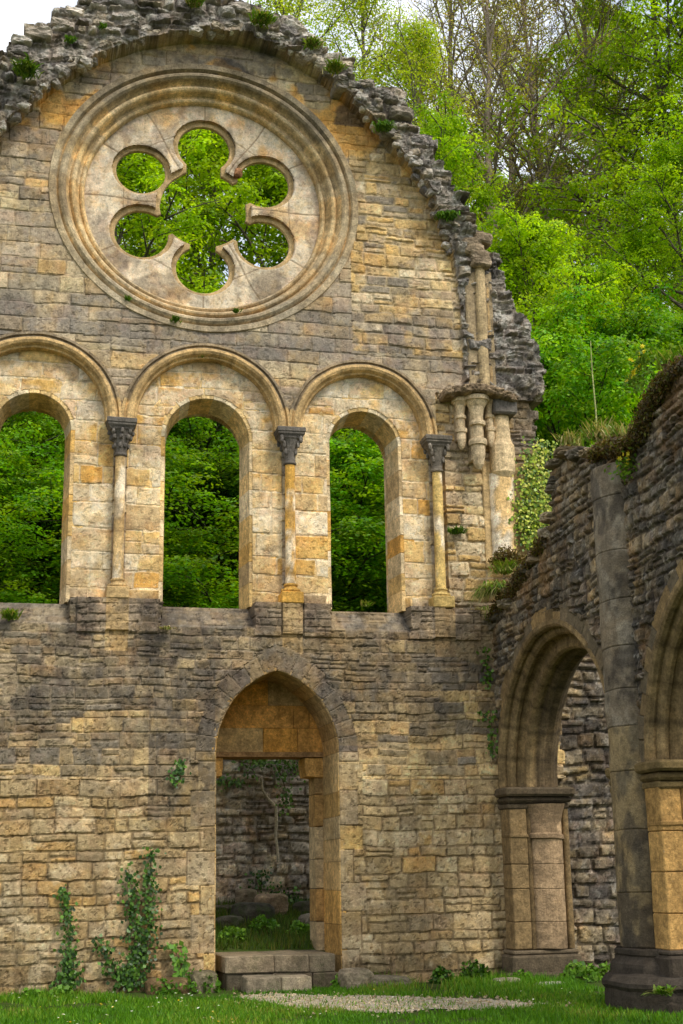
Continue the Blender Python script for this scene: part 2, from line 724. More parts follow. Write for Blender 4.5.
step = .0165
us = np.arange(-2.5, 8.06, step)
vs = np.arange(-.25, 15.6, step)
U, Vv = np.meshgrid(us, vs)
SIL = [onY(a, b, RING * .5) for a, b in [(-60, 85), (-12, 70), (0, 62), (6, 60), (7, 45), (28, 44), (30, 28), (50, 26), (52, 18), (64, 12), (80, 10),
       (82, 3), (105, 3), (124, -3), (126, -14), (150, -16), (190, -20), (222, -6), (226, 6), (246, 12), (262, 14), (290, 26), (300, 34), (322, 46),
       (326, 62), (349, 64), (352, 84), (372, 86), (392, 98), (404, 116), (412, 120), (424, 140), (436, 152), (444, 172),
       (458, 190), (470, 206), (482, 222), (489, 246), (500, 252), (512, 276), (516, 302), (528, 310), (536, 330), (542, 340), (547, 352), (545, 385),
       (540, 400), (545, 430), (548, 444), (552, 500), (556, 600), (560, 700), (560, 1030)]]
SIL = [(-2.8, SIL[0][1] - 1.6)] + SIL + [(-2.8, -1)]
ARCP = [onY(a, b, -.2) for a, b in [(-150, 330), (-60, 200), (0, 131), (60, 80), (100, 58), (140, 44), (180, 37), (205, 35), (240, 38), (280, 50), (320, 74), (352, 102), (385, 138),
        (412, 168), (432, 200), (446, 232), (456, 256), (463, 300), (468, 390)]]
ARCP = [(-3, ARCP[0][1] - 1)] + ARCP + [(ARCP[-1][0], -1), (-3, -1)]

x = U.ravel()
z = Vv.ravel()
relief = np.zeros_like(x)
base = np.zeros_like(x)
colr = np.zeros((len(x), 3))
cu = x.copy()
cv = z.copy()
xw = x + .10 * (fbm(x, z, 2.5, 901, 3) - .5)
zw = z + .10 * (fbm(x, z, 2.5, 902, 3) - .5)

ring = (~inpoly(x, z, ARCP)) & (z > 8.55)
hood = np.zeros(x.shape, bool)
for c, r in BL:
    hood |= (np.abs(x - c) < r - .1) & (z < ZSPR + 1e-3)
    hood |= (np.hypot(x - c, z - ZSPR) < r - .1) & (z >= ZSPR)
lan = hood & (z > 5.24) & (x < 6.14)
up_right = (z > 5.2) & (z < 8.6) & (x > 6.2) & ~ring
low = z < 2.75
mid = (z >= 2.75) & (z <= 5.24)
upper = ~(ring | lan | up_right | low | mid)

PAL_LOW = [(186, 164, 120), (176, 154, 110), (194, 174, 134), (166, 146, 106), (190, 158, 102), (164, 146, 112), (180, 160, 118), (200, 182, 142), (172, 148, 104), (184, 164, 124), (172, 154, 114)]
PAL_MID = [(144, 128, 100), (158, 140, 108), (124, 112, 92), (168, 148, 114), (150, 132, 104), (134, 122, 102), (174, 152, 112), (148, 126, 94)]
PAL_REC = [(206, 172, 112), (212, 188, 146), (200, 160, 92), (216, 196, 160), (190, 162, 118), (210, 178, 124), (198, 150, 78)]
PAL_UP = [(156, 142, 116), (174, 154, 120), (142, 130, 110), (186, 166, 126), (164, 148, 124), (150, 134, 108), (182, 154, 108), (190, 170, 134), (158, 142, 118)]
PAL_RUB = [(196, 170, 122), (206, 184, 146), (180, 150, 98), (200, 166, 108), (170, 148, 116), (188, 168, 134)]
PAL_RING = [(142, 134, 122), (158, 150, 138), (124, 117, 108), (170, 160, 146), (134, 124, 110), (148, 136, 116), (114, 108, 102)]


def fill(mask, seed, cols, mcol, val, **kw):
    h, mo, r1, r2, r3, a, b = courses(x[mask], z[mask], seed, **kw)
    relief[mask] = h
    colr[mask] = stone_cols(r2, r3, mo, cols, mcol, val)
    cu[mask] = a
    cv[mask] = b
    return mo


fill(low, 21, [(c_[0] * .95, c_[1] * .925, c_[2] * .91) for c_ in PAL_LOW], (124, 106, 76), .24, ch=(.11, .24), sl=(.18, .6), warp=.04, joint=.017, rnd=.025, split=.14, amp=.009, rough=.012, pillow=.006, tiltamp=.007)
fill(mid, 22, PAL_MID, (146, 130, 106), .4, ch=(.10, .22), sl=(.15, .55), warp=.035, wf=1.2, joint=.014, rnd=.02, split=.3, amp=.010, rough=.013, pillow=.003, tiltamp=.008)
fill(lan, 23, PAL_REC, (206, 190, 158), .22, ch=(.24, .4), sl=(.34, .8), warp=.03, joint=.014, rnd=.012, split=.12, amp=.004, rough=.005, pillow=.003, tiltamp=.003)
fill(up_right, 24, PAL_RUB, (176, 158, 126), .34, ch=(.1, .24), sl=(.18, .5), warp=.06, joint=.02, rnd=.03, split=.25, amp=.018, rough=.014, pillow=.012)
m1 = upper & ~((x > 4.9) & (z > 9.2) & (z < 12.6))
fill(m1, 25, PAL_UP, (150, 134, 106), .3, ch=(.18, .3), sl=(.34, .8), warp=.03, joint=.013, rnd=.014, split=.14, amp=.008, rough=.008, pillow=.004, tiltamp=.005)
m2 = upper & ~m1
fill(m2, 26, PAL_RUB + PAL_UP[1:4], (168, 150, 116), .36, ch=(.12, .22), sl=(.18, .6), warp=.04, joint=.017, rnd=.02, split=.2, amp=.012, rough=.016, pillow=.003)
fill(ring, 27, PAL_RING, (120, 112, 100), .4, ch=(.10, .22), sl=(.15, .5), warp=.14, wf=1.6, joint=.028, rnd=.035, split=.3, amp=.06, rough=.06, pillow=.02, tiltamp=.05)

# the lowest courses of the upper rubble are still the tan stone of the wall foot
tt = mid & (cv + 1.3 * (fbm(cu, cv, .8, 99, 3) - .5) + 1.3 * (h2(np.floor(cu * 60), np.floor(cv * 60), 3) - .5) < np.where(cu > 4.4, 3.6, 3.3))
colr[tt] = colr[tt] * np.array([1.75, 1.62, 1.32])
# face depth of each zone
base[ring] = np.where(x[ring] < 6.45, RING, -.06)
base[ring] -= .05 * (fbm(x[ring], z[ring], 1.2, 77, 3) - .5) * 4 * (z[ring] > 11)
fade = sst(10.2, 12.2, z) * ring
base = np.where(ring & (x < 6.9), RING * fade - .05 * (1 - fade), base)
base[lan] = YREC
base[low | mid] = YLOW
base[up_right] = .05
# rebate for the hood and the columns
for cx_ in COLX:
    k = (np.abs(x - cx_) < .14) & (z > 5.24) & (z < ZSPR)
    base[k] = YREC
# sloping sills under the windows, stub pedestals between them
sill = np.zeros_like(x)
for (c, r, s) in WIN:
    half = r + .01 + .05 * np.clip((5.3 - z) / .45, 0, 1)
    k = (z > 4.84) & (z <= 5.26) & (np.abs(xw - c) < half)
    sill[k] = np.clip((z[k] - 4.84) / .42, 0, 1)
base = np.where(sill > 0, YLOW + .46 * sill, base)
step_ = .022 * np.floor(sill * 5.0)
relief = np.where(sill > 0, relief * .7 + .02 * np.abs(((sill * 5) % 1) - .5), relief)
colr = np.where((sill > 0)[:, None], colr * .62 + lin((120, 114, 102)) * .38, colr)
# pedestals: darker cap blocks either side of a pale shaft stub
for cx_ in COLX[1:]:
    for s_ in (-1, 1):
        k = (np.abs(x - cx_ - s_ * .36) < .2) & (z > 4.74) & (z < 5.26) & (sill == 0)
        relief[k] += .03
        colr[k] = lin((164, 144, 116)) * (.6 + .8 * fbm(x[k], z[k], 4, 31, 5, .6))[:, None]
    k = (np.abs(x - cx_) < .155) & (z > 4.5) & (z < 5.3)
    colr[k] = lin((190, 160, 112)) * (.75 + .5 * fbm(x[k], z[k], 6, 32, 4))[:, None]
    relief[k] *= .5
    relief[k] += .045 * (z[k] > 4.78)


gd = np.abs(x - DCX) - DA
je = np.cumsum([-.3] + [.42, .34, .5, .38, .44, .33, .48, .4, .6])
wl, wr = [.30, .16, .34, .22, .40, .18, .36, .26, .3], [.34, .26, .3, .38, .2, .34, .28, .36, .3]
jc = [(172, 150, 112), (160, 138, 100), (178, 154, 112), (186, 154, 96), (166, 146, 112), (176, 156, 122), (156, 136, 104)]
for k in range(len(je) - 1):
    for sd in (-1, 1):
        m = (z >= je[k]) & (z < je[k + 1]) & (z < DZS) & (gd > -.05) & (gd < (wl if sd < 0 else wr)[k]) & (np.sign(x - DCX) == sd)
        if not m.any():
            continue
        dj = np.minimum(np.minimum(z[m] - je[k], np.minimum(je[k + 1], DZS) - z[m]), (wl if sd < 0 else wr)[k] - gd[m])
        f = sst(.002, .014, dj)
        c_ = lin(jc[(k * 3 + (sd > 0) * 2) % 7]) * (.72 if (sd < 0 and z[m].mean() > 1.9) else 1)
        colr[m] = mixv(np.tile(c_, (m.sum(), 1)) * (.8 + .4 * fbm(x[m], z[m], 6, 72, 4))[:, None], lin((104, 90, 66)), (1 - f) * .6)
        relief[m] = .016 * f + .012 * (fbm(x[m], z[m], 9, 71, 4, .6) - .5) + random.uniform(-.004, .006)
        cu[m] = x[m]
        cv[m] = z[m]
od = DR - DA
amax = math.acos(od / DR)
for sd in (-1, 1):
    cx_ = DCX - sd * od
    ph = np.arctan2(z - DZS, (x - cx_) * sd)
    rr = np.hypot(x - cx_, z - DZS) - DR
    for k in range(8):
        w_ = .24 + .12 * h2(np.array([k]), np.array([sd + 5]), 3)[0]
        m = (z >= DZS) & (ph >= amax * k / 8) & (ph < amax * (k + 1) / 8 + (.12 if k == 7 else 0)) & (rr > -.05) & (rr < w_) & ((x - DCX) * sd >= -.001)
        if not m.any():
            continue
        dj = np.minimum(np.minimum((ph[m] - amax * k / 8), (amax * (k + 1) / 8 - ph[m] if k < 7 else 1)) * (DR + .1), w_ - rr[m])
        f = sst(.002, .013, dj)
        c_ = lin([(138, 122, 98), (122, 110, 94), (150, 130, 100), (132, 118, 96)][(k + (sd > 0)) % 4])
        colr[m] = mixv(np.tile(c_, (m.sum(), 1)) * (.75 + .5 * fbm(x[m], z[m], 6, 73, 4))[:, None], lin((150, 136, 112)), (1 - f) * .6)
        relief[m] = .014 * f + .014 * (fbm(x[m], z[m], 9, 74, 4, .6) - .5) + random.uniform(-.004, .004)
        cu[m] = x[m]
        cv[m] = z[m]


# weather: dark crust, iron stain, lime wash streaks (each with its own outline)
def stain(mask_f, col, amt):
    global colr
    f = np.clip(mask_f, 0, 1) * amt
    colr = mixv(colr, lin(col), f)


n1 = fbm(x, z, .9, 301, 5, .6)
n2 = fbm(x, z, 2.6, 302, 5, .6)
stk = fbm(x * 3.2, z * .35, 1.0, 303, 4, .55)
midz = np.where(x > 4.6, sst(2.9, 4.1, z), sst(2.2, 4.0, z)) * (1 - sst(5.2, 5.5, z))
stain(midz * sst(.42, .62, n1 * .45 + stk * .55), (68, 63, 59), .62)
stain(midz * sst(.52, .66, n2), (62, 56, 53), .5)
stain(midz * sst(.55, .68, fbm(x, z, 1.5, 309, 5)) * (x > 3), (150, 128, 92), .5)
# pale mortar wash round the door arch and dark run left of it
dd = np.abs(np.hypot(x - DCX, z - 3.0) - 1.5)
stain(((x > 1.9) & (x < 2.8) & (z > 2.2) & (z < 4.4)) * sst(.42, .6, n2 * .5 + fbm(x, z, 1.1, 310, 3) * .5), (92, 84, 74), .65)
stain(sst(1.1, .2, dd) * (x > 3.3) * (z > 3.2) * (z < 4.8) * sst(.45, .6, n2), (150, 128, 92), .55)
# lower wall
stain((z < 2.95) * sst(.56, .72, n1), (140, 122, 92), .4)
stain((z < .5) * sst(.5, .2, z) * sst(.35, .6, n2), (96, 84, 58), .6)
stain((z < 2.95) * sst(.62, .7, n2), (206, 186, 148), .45)
# upper wall: cool grey wash under the rose, ochre above it
stain((upper | ring) * sst(8.7, 9.1, z) * (1 - sst(9.6, 10.2, z)) * sst(.36, .56, n1 * .6 + stk * .4), (112, 106, 98), .7)
stain(upper * sst(10.6, 11.5, z) * sst(.5, .62, n2), (112, 104, 92), .6)
stain(upper * (z > 12.2) * sst(.56, .64, fbm(x, z, 1.4, 311, 4)), (202, 152, 72), .75)
stain(upper * (z > 13.0) * (1 - sst(.40, .5, fbm(x, z, 1.6, 312, 4))), (70, 66, 62), .75)
stain(m2 * sst(.5, .62, n2), (196, 164, 104), .5)
# recess: pale lime, ochre blocks low down
stain(lan * sst(7.2, 7.9, z) * sst(.38, .6, n2), (204, 192, 168), .6)
stain(lan * sst(.56, .7, n1), (220, 204, 172), .45)
stain(lan * sst(.6, .68, fbm(x, z, 3.3, 313, 4)), (150, 120, 80), .35)
stain(up_right * sst(7.25, 7.5, x + .3 * (n2 - .5)) * sst(7.2, 7.9, z), (96, 90, 82), .75)
# ring: white lichen flecks
fl = fbm(x, z, 9, 320, 4, .7)
stain(ring * sst(.56, .64, fl), (176, 172, 160), .6)
stain(ring * sst(.56, .68, fbm(x, z, 4, 321, 4)), (52, 48, 46), .6)

r_a, c_a = mottle(x, z, relief, colr, 700, .85, .55)
r_b, c_b = mottle(x, z, relief, colr, 700, .6, .7)
sm = lan | upper
relief = np.where(sm, r_b, r_a)
colr = np.where(sm[:, None], c_b * np.array([1.12, 1.12, 1.13]), c_a)
keep = inpoly(cu * .75 + x * .25, cv * .75 + z * .25, SIL)
keep &= ~in_door(x, z, .012)
for w in WIN:
    keep &= ~in_win(x, z, w, .05)
keep &= np.hypot(x - RC[0], (z - RZC) / RZS) > RO - .05
Yg = base - relief
# no colour steps on risers of the grid
Pg = np.stack([U, Yg.reshape(U.shape), Vv], 2)
heightfield('masonry', us, vs, keep.reshape(U.shape), Pg, colr.reshape(*U.shape, 3), M_WALL, gable, (0, 1, 0, 1.15))

# loose rubble bonding the broken vault, along the silhouette and the arc
mb = MB()
rs = np.random.default_rng(5)


def along(poly, a, b, step_):
    out = []
    P = np.array(poly)
    for i in range(a, b):
        L = np.linalg.norm(P[i + 1] - P[i])
        for k in range(max(1, int(L / step_))):
            out.append(P[i] + (P[i + 1] - P[i]) * (k + rs.uniform()) / max(1, int(L / step_)))
    return out


for p in along(ARCP, 2, 17, .07):
    if p[0] < -2.4:
        continue
    s = rs.uniform(.08, .16)
    c = lin(PAL_RING[rs.integers(len(PAL_RING))]) * rs.uniform(.8, 1.25)
    f = sst(10.2, 12.2, np.array(p[1])).item()
    boulder(mb, (p[0] + rs.normal() * .05, RING * f * rs.uniform(.6, 1.02) + .02, p[1] + rs.uniform(.02, .14)), (s * 1.4, s * 1.2, s * .8), c, int(rs.integers(999)), 5, .34, 0, rs.normal() * .3)
for p in along(SIL, 1, 48, .17):
    if p[0] < -2.4:
        continue
    s = rs.uniform(.13, .27)
    c = lin(PAL_RING[rs.integers(len(PAL_RING))]) * rs.uniform(.8, 1.3)
    for y_ in ((-.2, .25, .7) if p[0] < 6.3 else (.45, .85)):
        s2 = s * rs.uniform(.8, 1.3)
        f = 1 if p[1] > 12 else .3
        inx = (-.16 if p[0] < 6.3 else -.3) if p[0] > 3 else .08
        boulder(mb, (p[0] + inx + rs.normal() * .05, y_ * (1.0 if y_ > 0 else f) + rs.normal() * .05, p[1] - s * .55 + rs.normal() * .03), (s2 * (1.5 if p[0] < 6.4 else 2.1), .5, s2 * .66), c * rs.uniform(.85, 1.15), int(rs.integers(999)), 9, .18, 0, rs.normal() * .08)
mb.build('vault_rubble', M_DARK, gable)

M_TRAC = stone_mat('tracery_limestone', .3, .12, .5)
# ---- rose window
rose = MB()
prof = [(2.40, -.02), (2.38, .035), (2.29, .035), (2.275, .0), (2.26, -.04), (2.235, .0), (2.20, .03), (2.165, .03), (2.135, -.005), (2.12, -.06), (2.10, -.12),
        (2.075, -.15), (2.06, -.12), (2.04, -.095), (2.015, -.09), (1.99, -.105), (1.972, -.14), (1.965, -.2), (1.95, -.26), (1.925, -.275), (1.91, -.25), (1.885, -.235), (1.86, -.25), (1.845, -.29), (1.84, -.40)]
NS = 28
pts, rad = arc(RC[0], RC[1], 0.0, 0, 360, 225)
pts = [RC] * 224
rad = [(math.cos(2 * PI * k / 224), math.sin(2 * PI * k / 224)) for k in range(224)]
sc = np.array([lin((204, 178, 132)), lin((198, 168, 120)), lin((190, 160, 112)), lin((206, 176, 124)), lin((188, 166, 128))])
blk = rs.integers(0, 5, 44)
bb = rs.uniform(.93, 1.07, 44)
cc = []
for k in range(224):
    s_ = int((k + 2) / 224 * 36) % 36
    j = ((k + 2) / 224 * 36) % 1
    base_c = sc[blk[s_]] * bb[s_]
    if j < .12:
        base_c = base_c * .78
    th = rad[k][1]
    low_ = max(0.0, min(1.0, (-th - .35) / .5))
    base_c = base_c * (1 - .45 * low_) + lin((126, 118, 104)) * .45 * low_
    for o, d in prof:
        c_ = base_c.copy()
        if d > -.01:
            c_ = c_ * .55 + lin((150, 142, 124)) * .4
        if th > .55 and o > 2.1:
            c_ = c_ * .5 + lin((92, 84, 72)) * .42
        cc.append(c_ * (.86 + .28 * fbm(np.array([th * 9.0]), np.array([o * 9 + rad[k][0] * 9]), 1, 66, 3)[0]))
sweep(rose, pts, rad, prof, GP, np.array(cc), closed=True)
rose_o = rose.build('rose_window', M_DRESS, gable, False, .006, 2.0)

# tracery: two stepped plates pierced by a round eye and six lobes (the upper left lobe is closed off by a bar)
tb = MB()
NECK = [.29, 0, .20, .22, .21, .22]          # half width of the neck of each lobe, from the top anticlockwise


def tracery_plate(g, yc, th, bev, col):
    """g: extra radius of every hole"""
    EY = .70 + g
    holes = []
    out = []
    for k in range(6):
        t0 = PI / 2 + k * PI / 3
        dl, rl = 1.10, .43 + g
        if NECK[k] == 0:
            dl, rl = 1.135, .40 + g * .9
            holes.append([(RC[0] + dl * math.cos(t0) + rl * math.cos(2 * PI * q / 40), RC[1] + dl * math.sin(t0) + rl * math.sin(2 * PI * q / 40)) for q in range(40)])
            ae = math.radians(25)
            e = [(EY * .985 * math.cos(-ae + 2 * ae * q / 10), EY * .985 * math.sin(-ae + 2 * ae * q / 10)) for q in range(11)]
        else:
            nk = NECK[k] + g * .9
            e0 = math.asin(nk / EY)
            ee = math.radians(29)
            e = [(EY * math.cos(-ee + (ee - e0) * q / 4), EY * math.sin(-ee + (ee - e0) * q / 4)) for q in range(5)] if ee > e0 else [(EY * math.cos(-e0), EY * math.sin(-e0))]
            a1 = math.atan2(-nk, -math.sqrt(rl * rl - nk * nk))
            e += [(dl + rl * math.cos(a1 - 2 * a1 * q / 36), rl * math.sin(a1 - 2 * a1 * q / 36)) for q in range(37)]
            e += [(a_, -b_) for a_, b_ in reversed(e[:5 if ee > e0 else 1])]
        for (a_, b_) in e:
            out.append((RC[0] + a_ * math.cos(t0) - b_ * math.sin(t0), RC[1] + a_ * math.sin(t0) + b_ * math.cos(t0)))
    rim = [(RC[0] + 1.92 * math.cos(2 * PI * k / 96), RC[1] + 1.92 * math.sin(2 * PI * k / 96)) for k in range(96)]
    cuD = bpy.data.curves.new('tracery', 'CURVE')
    cuD.dimensions = '2D'
    cuD.fill_mode = 'BOTH'
    cuD.extrude = th / 2 - bev
    cuD.bevel_depth = bev
    cuD.bevel_resolution = 1
    for poly in [out, rim] + holes:
        sp_ = cuD.splines.new('POLY')
        sp_.points.add(len(poly) - 1)
        for pnt, (a_, b_) in zip(sp_.points, poly):
            pnt.co = (a_, b_, 0, 1)
        sp_.use_cyclic_u = True
    tmp = bpy.data.objects.new('tracery_curve', cuD)
    COL.objects.link(tmp)
    dg = bpy.context.evaluated_depsgraph_get()
    me0 = bpy.data.meshes.new_from_object(tmp.evaluated_get(dg))
    bpy.data.objects.remove(tmp)
    bpy.data.curves.remove(cuD)
    nv = len(me0.vertices)
    co = np.empty(nv * 3, np.float32)
    me0.vertices.foreach_get('co', co)
    co = co.reshape(-1, 3)
    fcs = [list(p.vertices) for p in me0.polygons]
    tri = np.array([f for f in fcs if len(f) == 3])
    qd = np.array([f for f in fcs if len(f) == 4])
    bpy.data.meshes.remove(me0)
    tb.add(np.stack([co[:, 0], yc - co[:, 2], co[:, 1]], 1), qd, tri, col)


tracery_plate(.0, .485, .085, .018, lin((190, 162, 116)))
tr = tb.build('tracery', M_TRAC, rose_o, False, .006, 2.0)
gs = .0125
us = np.arange(RC[0] - 1.96, RC[0] + 1.96, gs)
vs = np.arange(RC[1] - 1.96, RC[1] + 1.96, gs)
U, Vv = np.meshgrid(us, vs)
x, z = U.ravel(), Vv.ravel()
dx_, dz_ = x - RC[0], z - RC[1]
rr = np.hypot(dx_, dz_)
keep = (rr < 1.945) & (rr > .745)
seam = np.full(x.shape, 9.0)
rim_d = rr - .745
for k in range(6):
    t0 = PI / 2 + k * PI / 3
    dl, rl, nk = (1.10, .487, .33 if k == 0 else .2) if NECK[k] else (1.13, .445, 0)
    la = dx_ * math.cos(t0) + dz_ * math.sin(t0)
    lb = -dx_ * math.sin(t0) + dz_ * math.cos(t0)
    dd = np.hypot(la - dl, lb)
    keep &= dd > rl
    rim_d = np.minimum(rim_d, dd - rl)
    if nk:
        keep &= ~((la > 0) & (la < dl) & (np.abs(lb) < nk))
    seam = np.minimum(seam, np.where(la > 1.4, np.abs(lb + .05 * math.sin(k * 2.1)), 9))
    t1 = t0 + PI / 6 + .03 * math.sin(k * 3.3)
    la2 = dx_ * math.cos(t1) + dz_ * math.sin(t1)
    lb2 = -dx_ * math.sin(t1) + dz_ * math.cos(t1)
    seam = np.minimum(seam, np.where((la2 > .7) & (k not in (2,)), np.abs(lb2 + .02 * np.sin(la2 * 5)), 9))
    seam = np.minimum(seam, np.where((np.abs(lb2) < .34) & (la2 > 0), np.abs(la2 - 1.30 - .05 * math.sin(k * 5)) + .004, 9))
cw = np.tile(lin((222, 202, 170)), (len(x), 1))
sid = np.floor((np.arctan2(dz_, dx_) + .26) / (PI / 6)) + 20 * (rr > 1.32)
cw = cw * (.88 + .22 * h2(sid, sid * 0, 4))[:, None]
cw = mixv(cw, lin((196, 150, 84)), .6 * sst(.55, .68, fbm(x, z, 1.6, 821, 4)))
cw = mixv(cw, lin((150, 138, 122)), .6 * sst(.48, .64, fbm(x * 2.4, z * .7, 1.6, 822, 5)))
cw = mixv(cw, lin((214, 202, 176)), .5 * sst(.54, .66, fbm(x, z, 2.4, 823, 4)))
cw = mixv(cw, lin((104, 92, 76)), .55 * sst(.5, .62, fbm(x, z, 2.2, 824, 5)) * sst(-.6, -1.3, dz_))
rel, cw = mottle(x, z, np.zeros_like(x), cw, 830, .55, .6)
sf = sst(.006, .016, seam)
cw = mixv(cw, lin((120, 100, 74)), (1 - sf) * .7)
rel = rel * .7 - .008 * (1 - sf) - .012 * sst(.03, 0, rim_d)
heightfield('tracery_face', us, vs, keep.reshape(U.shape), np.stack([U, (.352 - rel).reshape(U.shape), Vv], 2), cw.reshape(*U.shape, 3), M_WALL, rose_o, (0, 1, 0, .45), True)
# the broken, rust coloured cusp
mb = MB()
a_, b_ = onY(238, 171, .35)
boulder(mb, (a_, .42, b_), (.17, .14, .18), lin((132, 94, 64)), 3, 2.6, .25)
mb.build('broken_cusp', M_DRESS, rose_o)

for o in [rose_o] + [c_ for c_ in rose_o.children if not c_.name.startswith('broken')]:
    v_ = np.empty(len(o.data.vertices) * 3, np.float32)
    o.data.vertices.foreach_get('co', v_)
    v_ = v_.reshape(-1, 3)
    v_[:, 2] = RZC + (v_[:, 2] - RC[1]) * RZS
    o.data.vertices.foreach_set('co', v_.ravel())
    o.data.update()
# ---- windows: dressed surrounds, one per lancet
for wi, (c, r, s) in enumerate(WIN):
    m = MB()
    z0 = 5.2

    def col_():
        return lin(random.choice(PAL_REC)) * random.uniform(.84, 1.12)
    for sd in (-1, 1):
        zc = z0
        k = 0
        while zc < s - .12:
            hgt = random.uniform(.24, .42)
            if s - zc - hgt < .16:
                hgt = s - zc
            wd = (.26 if k % 2 else .42) + random.uniform(-.04, .05)
            lim = min(abs(c + sd * (r + wd) - q) for q in COLX)
            xa, xb = c + sd * r, c + sd * (r + wd)
            xi = c + sd * (r - .06)
            block(m, [(xa, zc), (xb, zc), (xb, zc + hgt), (xa, zc + hgt)], -YREC + .004, -.64, GP, .007, col_(), .003, [(xi, zc), (xb, zc), (xb, zc + hgt), (xi, zc + hgt)])
            zc += hgt
            k += 1
    nb = 11
    ro = r + .30
    for k in range(nb):
        t0, t1 = PI * k / nb, PI * (k + 1) / nb
        tm = (t0 + t1) / 2
        q = [(c + r * math.cos(t0), s + r * math.sin(t0)), (c + ro * math.cos(t0), s + ro * math.sin(t0)),
             (c + ro * math.cos(t1), s + ro * math.sin(t1)), (c + r * math.cos(t1), s + r * math.sin(t1))]
        q = [q[0], q[1], (c + ro * math.cos(tm), s + ro * math.sin(tm)), q[2], q[3], (c + r * math.cos(tm), s + r * math.sin(tm))]
        rb = r - .06
        qb = [(c + rb * math.cos(t0), s + rb * math.sin(t0))] + q[1:4] + [(c + rb * math.cos(t1), s + rb * math.sin(t1)), (c + rb * math.cos(tm), s + rb * math.sin(tm))]
        block(m, q, -YREC + .004, -.64, GP, .007, lin(random.choice([(210, 180, 126), (204, 186, 150), (196, 166, 112), (214, 198, 166)])) * random.uniform(.9, 1.08), .003, qb)
    m.build('window_surround', M_DRESS, gable, False, .008, 2.0)
    # hood mould of the blind arch
    hm = MB()
    hc, hr = BL[wi]
    P_ = [(hc + hr, ZSPR - .02)] + arc(hc, ZSPR + .02, hr, 0, 180, 81)[0] + [(hc - hr, ZSPR - .02)]
    R_ = [(1, 0)] + arc(hc, ZSPR, hr, 0, 180, 81)[1] + [(-1, 0)]
    pf = [(.01, -.05), (.01, .07), (-.03, .085), (-.045, .05), (-.06, .06), (-.085, .10), (-.125, .115), (-.16, .095), (-.178, .06), (-.19, .03), (-.215, .02), (-.22, -.03), (-.23, -.14)]
    hcc = []
    for i, p in enumerate(P_):
        j = random.uniform(.88, 1.08) if i % 8 == 0 else (j if i else 1)
        if i % 8 == 0 and i:
            j *= .85
        elif i % 8 == 1:
            j /= .85 if i > 1 else 1
        for o, d in pf:
            w_ = fbm(np.array([p[0] * 4]), np.array([p[1] * 4 + o * 8]), 1, 5, 3)[0]
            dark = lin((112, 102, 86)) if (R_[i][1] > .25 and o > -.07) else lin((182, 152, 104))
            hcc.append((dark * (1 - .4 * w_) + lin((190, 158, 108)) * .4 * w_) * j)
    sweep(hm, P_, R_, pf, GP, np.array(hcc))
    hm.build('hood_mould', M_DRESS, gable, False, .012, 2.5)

# ---- columns between the windows
COLC = [(200, 168, 112), (200, 168, 116), (206, 158, 76), (200, 170, 104)]
for ci_, cx_ in enumerate(COLX):
    cy_ = -.02
    m = MB()
    sh = lin(COLC[ci_])
    m2_ = MB()
    zb, zt = 5.52, 7.34
    nz = 24
    pr = [(.078 - .004 * (k / nz), zb + (zt - zb) * k / nz) for k in range(nz + 1)]
    lathe(m, pr, (cx_, cy_, 0), sh, 18)
    V_ = m.v[0]
    f_ = fbm(V_[:, 0] * 2, V_[:, 2], 4, 81 + ci_, 4)
    m.c[0] = mixv(m.c[0], lin((226, 208, 176)), sst(.5, .66, f_))
    m.c[0] = mixv(m.c[0], lin((140, 112, 72)), .6 * sst(.54, .7, fbm(V_[:, 0] * 2, V_[:, 2], 3, 91 + ci_, 4)))
    o = m.build('column', M_DRESS, gable, True, .007, 3)
    # capital
    m = MB()
    gc = lin((96, 90, 82)) if ci_ < 3 else lin((104, 96, 84))
    bell = [(.075, 7.31), (.098, 7.325), (.10, 7.345), (.085, 7.36), (.085, 7.42), (.095, 7.5), (.115, 7.6), (.15, 7.68), (.17, 7.70)]
    lathe(m, bell, (cx_, cy_, 0), gc * 1.1, 18)
    s2 = math.sqrt(2)
    ab = [(.0, 7.69), (.16 * s2, 7.695), (.175 * s2, 7.73), (.2 * s2, 7.76), (.2 * s2, 7.785), (.212 * s2, 7.795), (.212 * s2, 7.85), (.2 * s2, 7.862), (0, 7.864)]
    lathe(m, ab, (cx_, cy_ + .03, 0), gc * .85, 4, rot=45)
    if ci_ in (0, 1):
        for k in range(8):          # carved leaves
            t = 2 * PI * k / 8 + .2
            for (rr, zz, sz) in ((.10, 7.47, .05), (.135, 7.6, .06), (.17, 7.67, .05)):
                boulder(m, (cx_ + rr * math.cos(t + zz), cy_ + rr * math.sin(t + zz), zz), (sz, sz, sz * 1.5), gc * random.uniform(.8, 1.2), k, 2.2, .2)
    else:
        for k in range(4):
            t = PI / 4 + k * PI / 2
            for (rr, zz, sz) in ((.11, 7.5, .05), (.15, 7.61, .055), (.2, 7.68, .06)):
                boulder(m, (cx_ + rr * math.cos(t), cy_ + rr * math.sin(t), zz), (sz, sz, sz * 2), gc, k, 2.2, .1)
    m.build('capital', M_DRESS, o, False, .008, 4)
    # base
    m = MB()
    bs = [(.08, 5.53), (.10, 5.52), (.105, 5.5), (.09, 5.48), (.095, 5.46), (.135, 5.445), (.145, 5.42), (.13, 5.39)]
    lathe(m, bs, (cx_, cy_, 0), sh * .75, 18)
    boxm(m, cx_ - .16, cx_ + .16, cy_ - .16, cy_ + .2, 5.22, 5.39, sh * (.7 if ci_ != 2 else .9), .012)
    m.build('column_base', M_DRESS, o, False, .01, 4)

# ---- doorway
dr = MB()


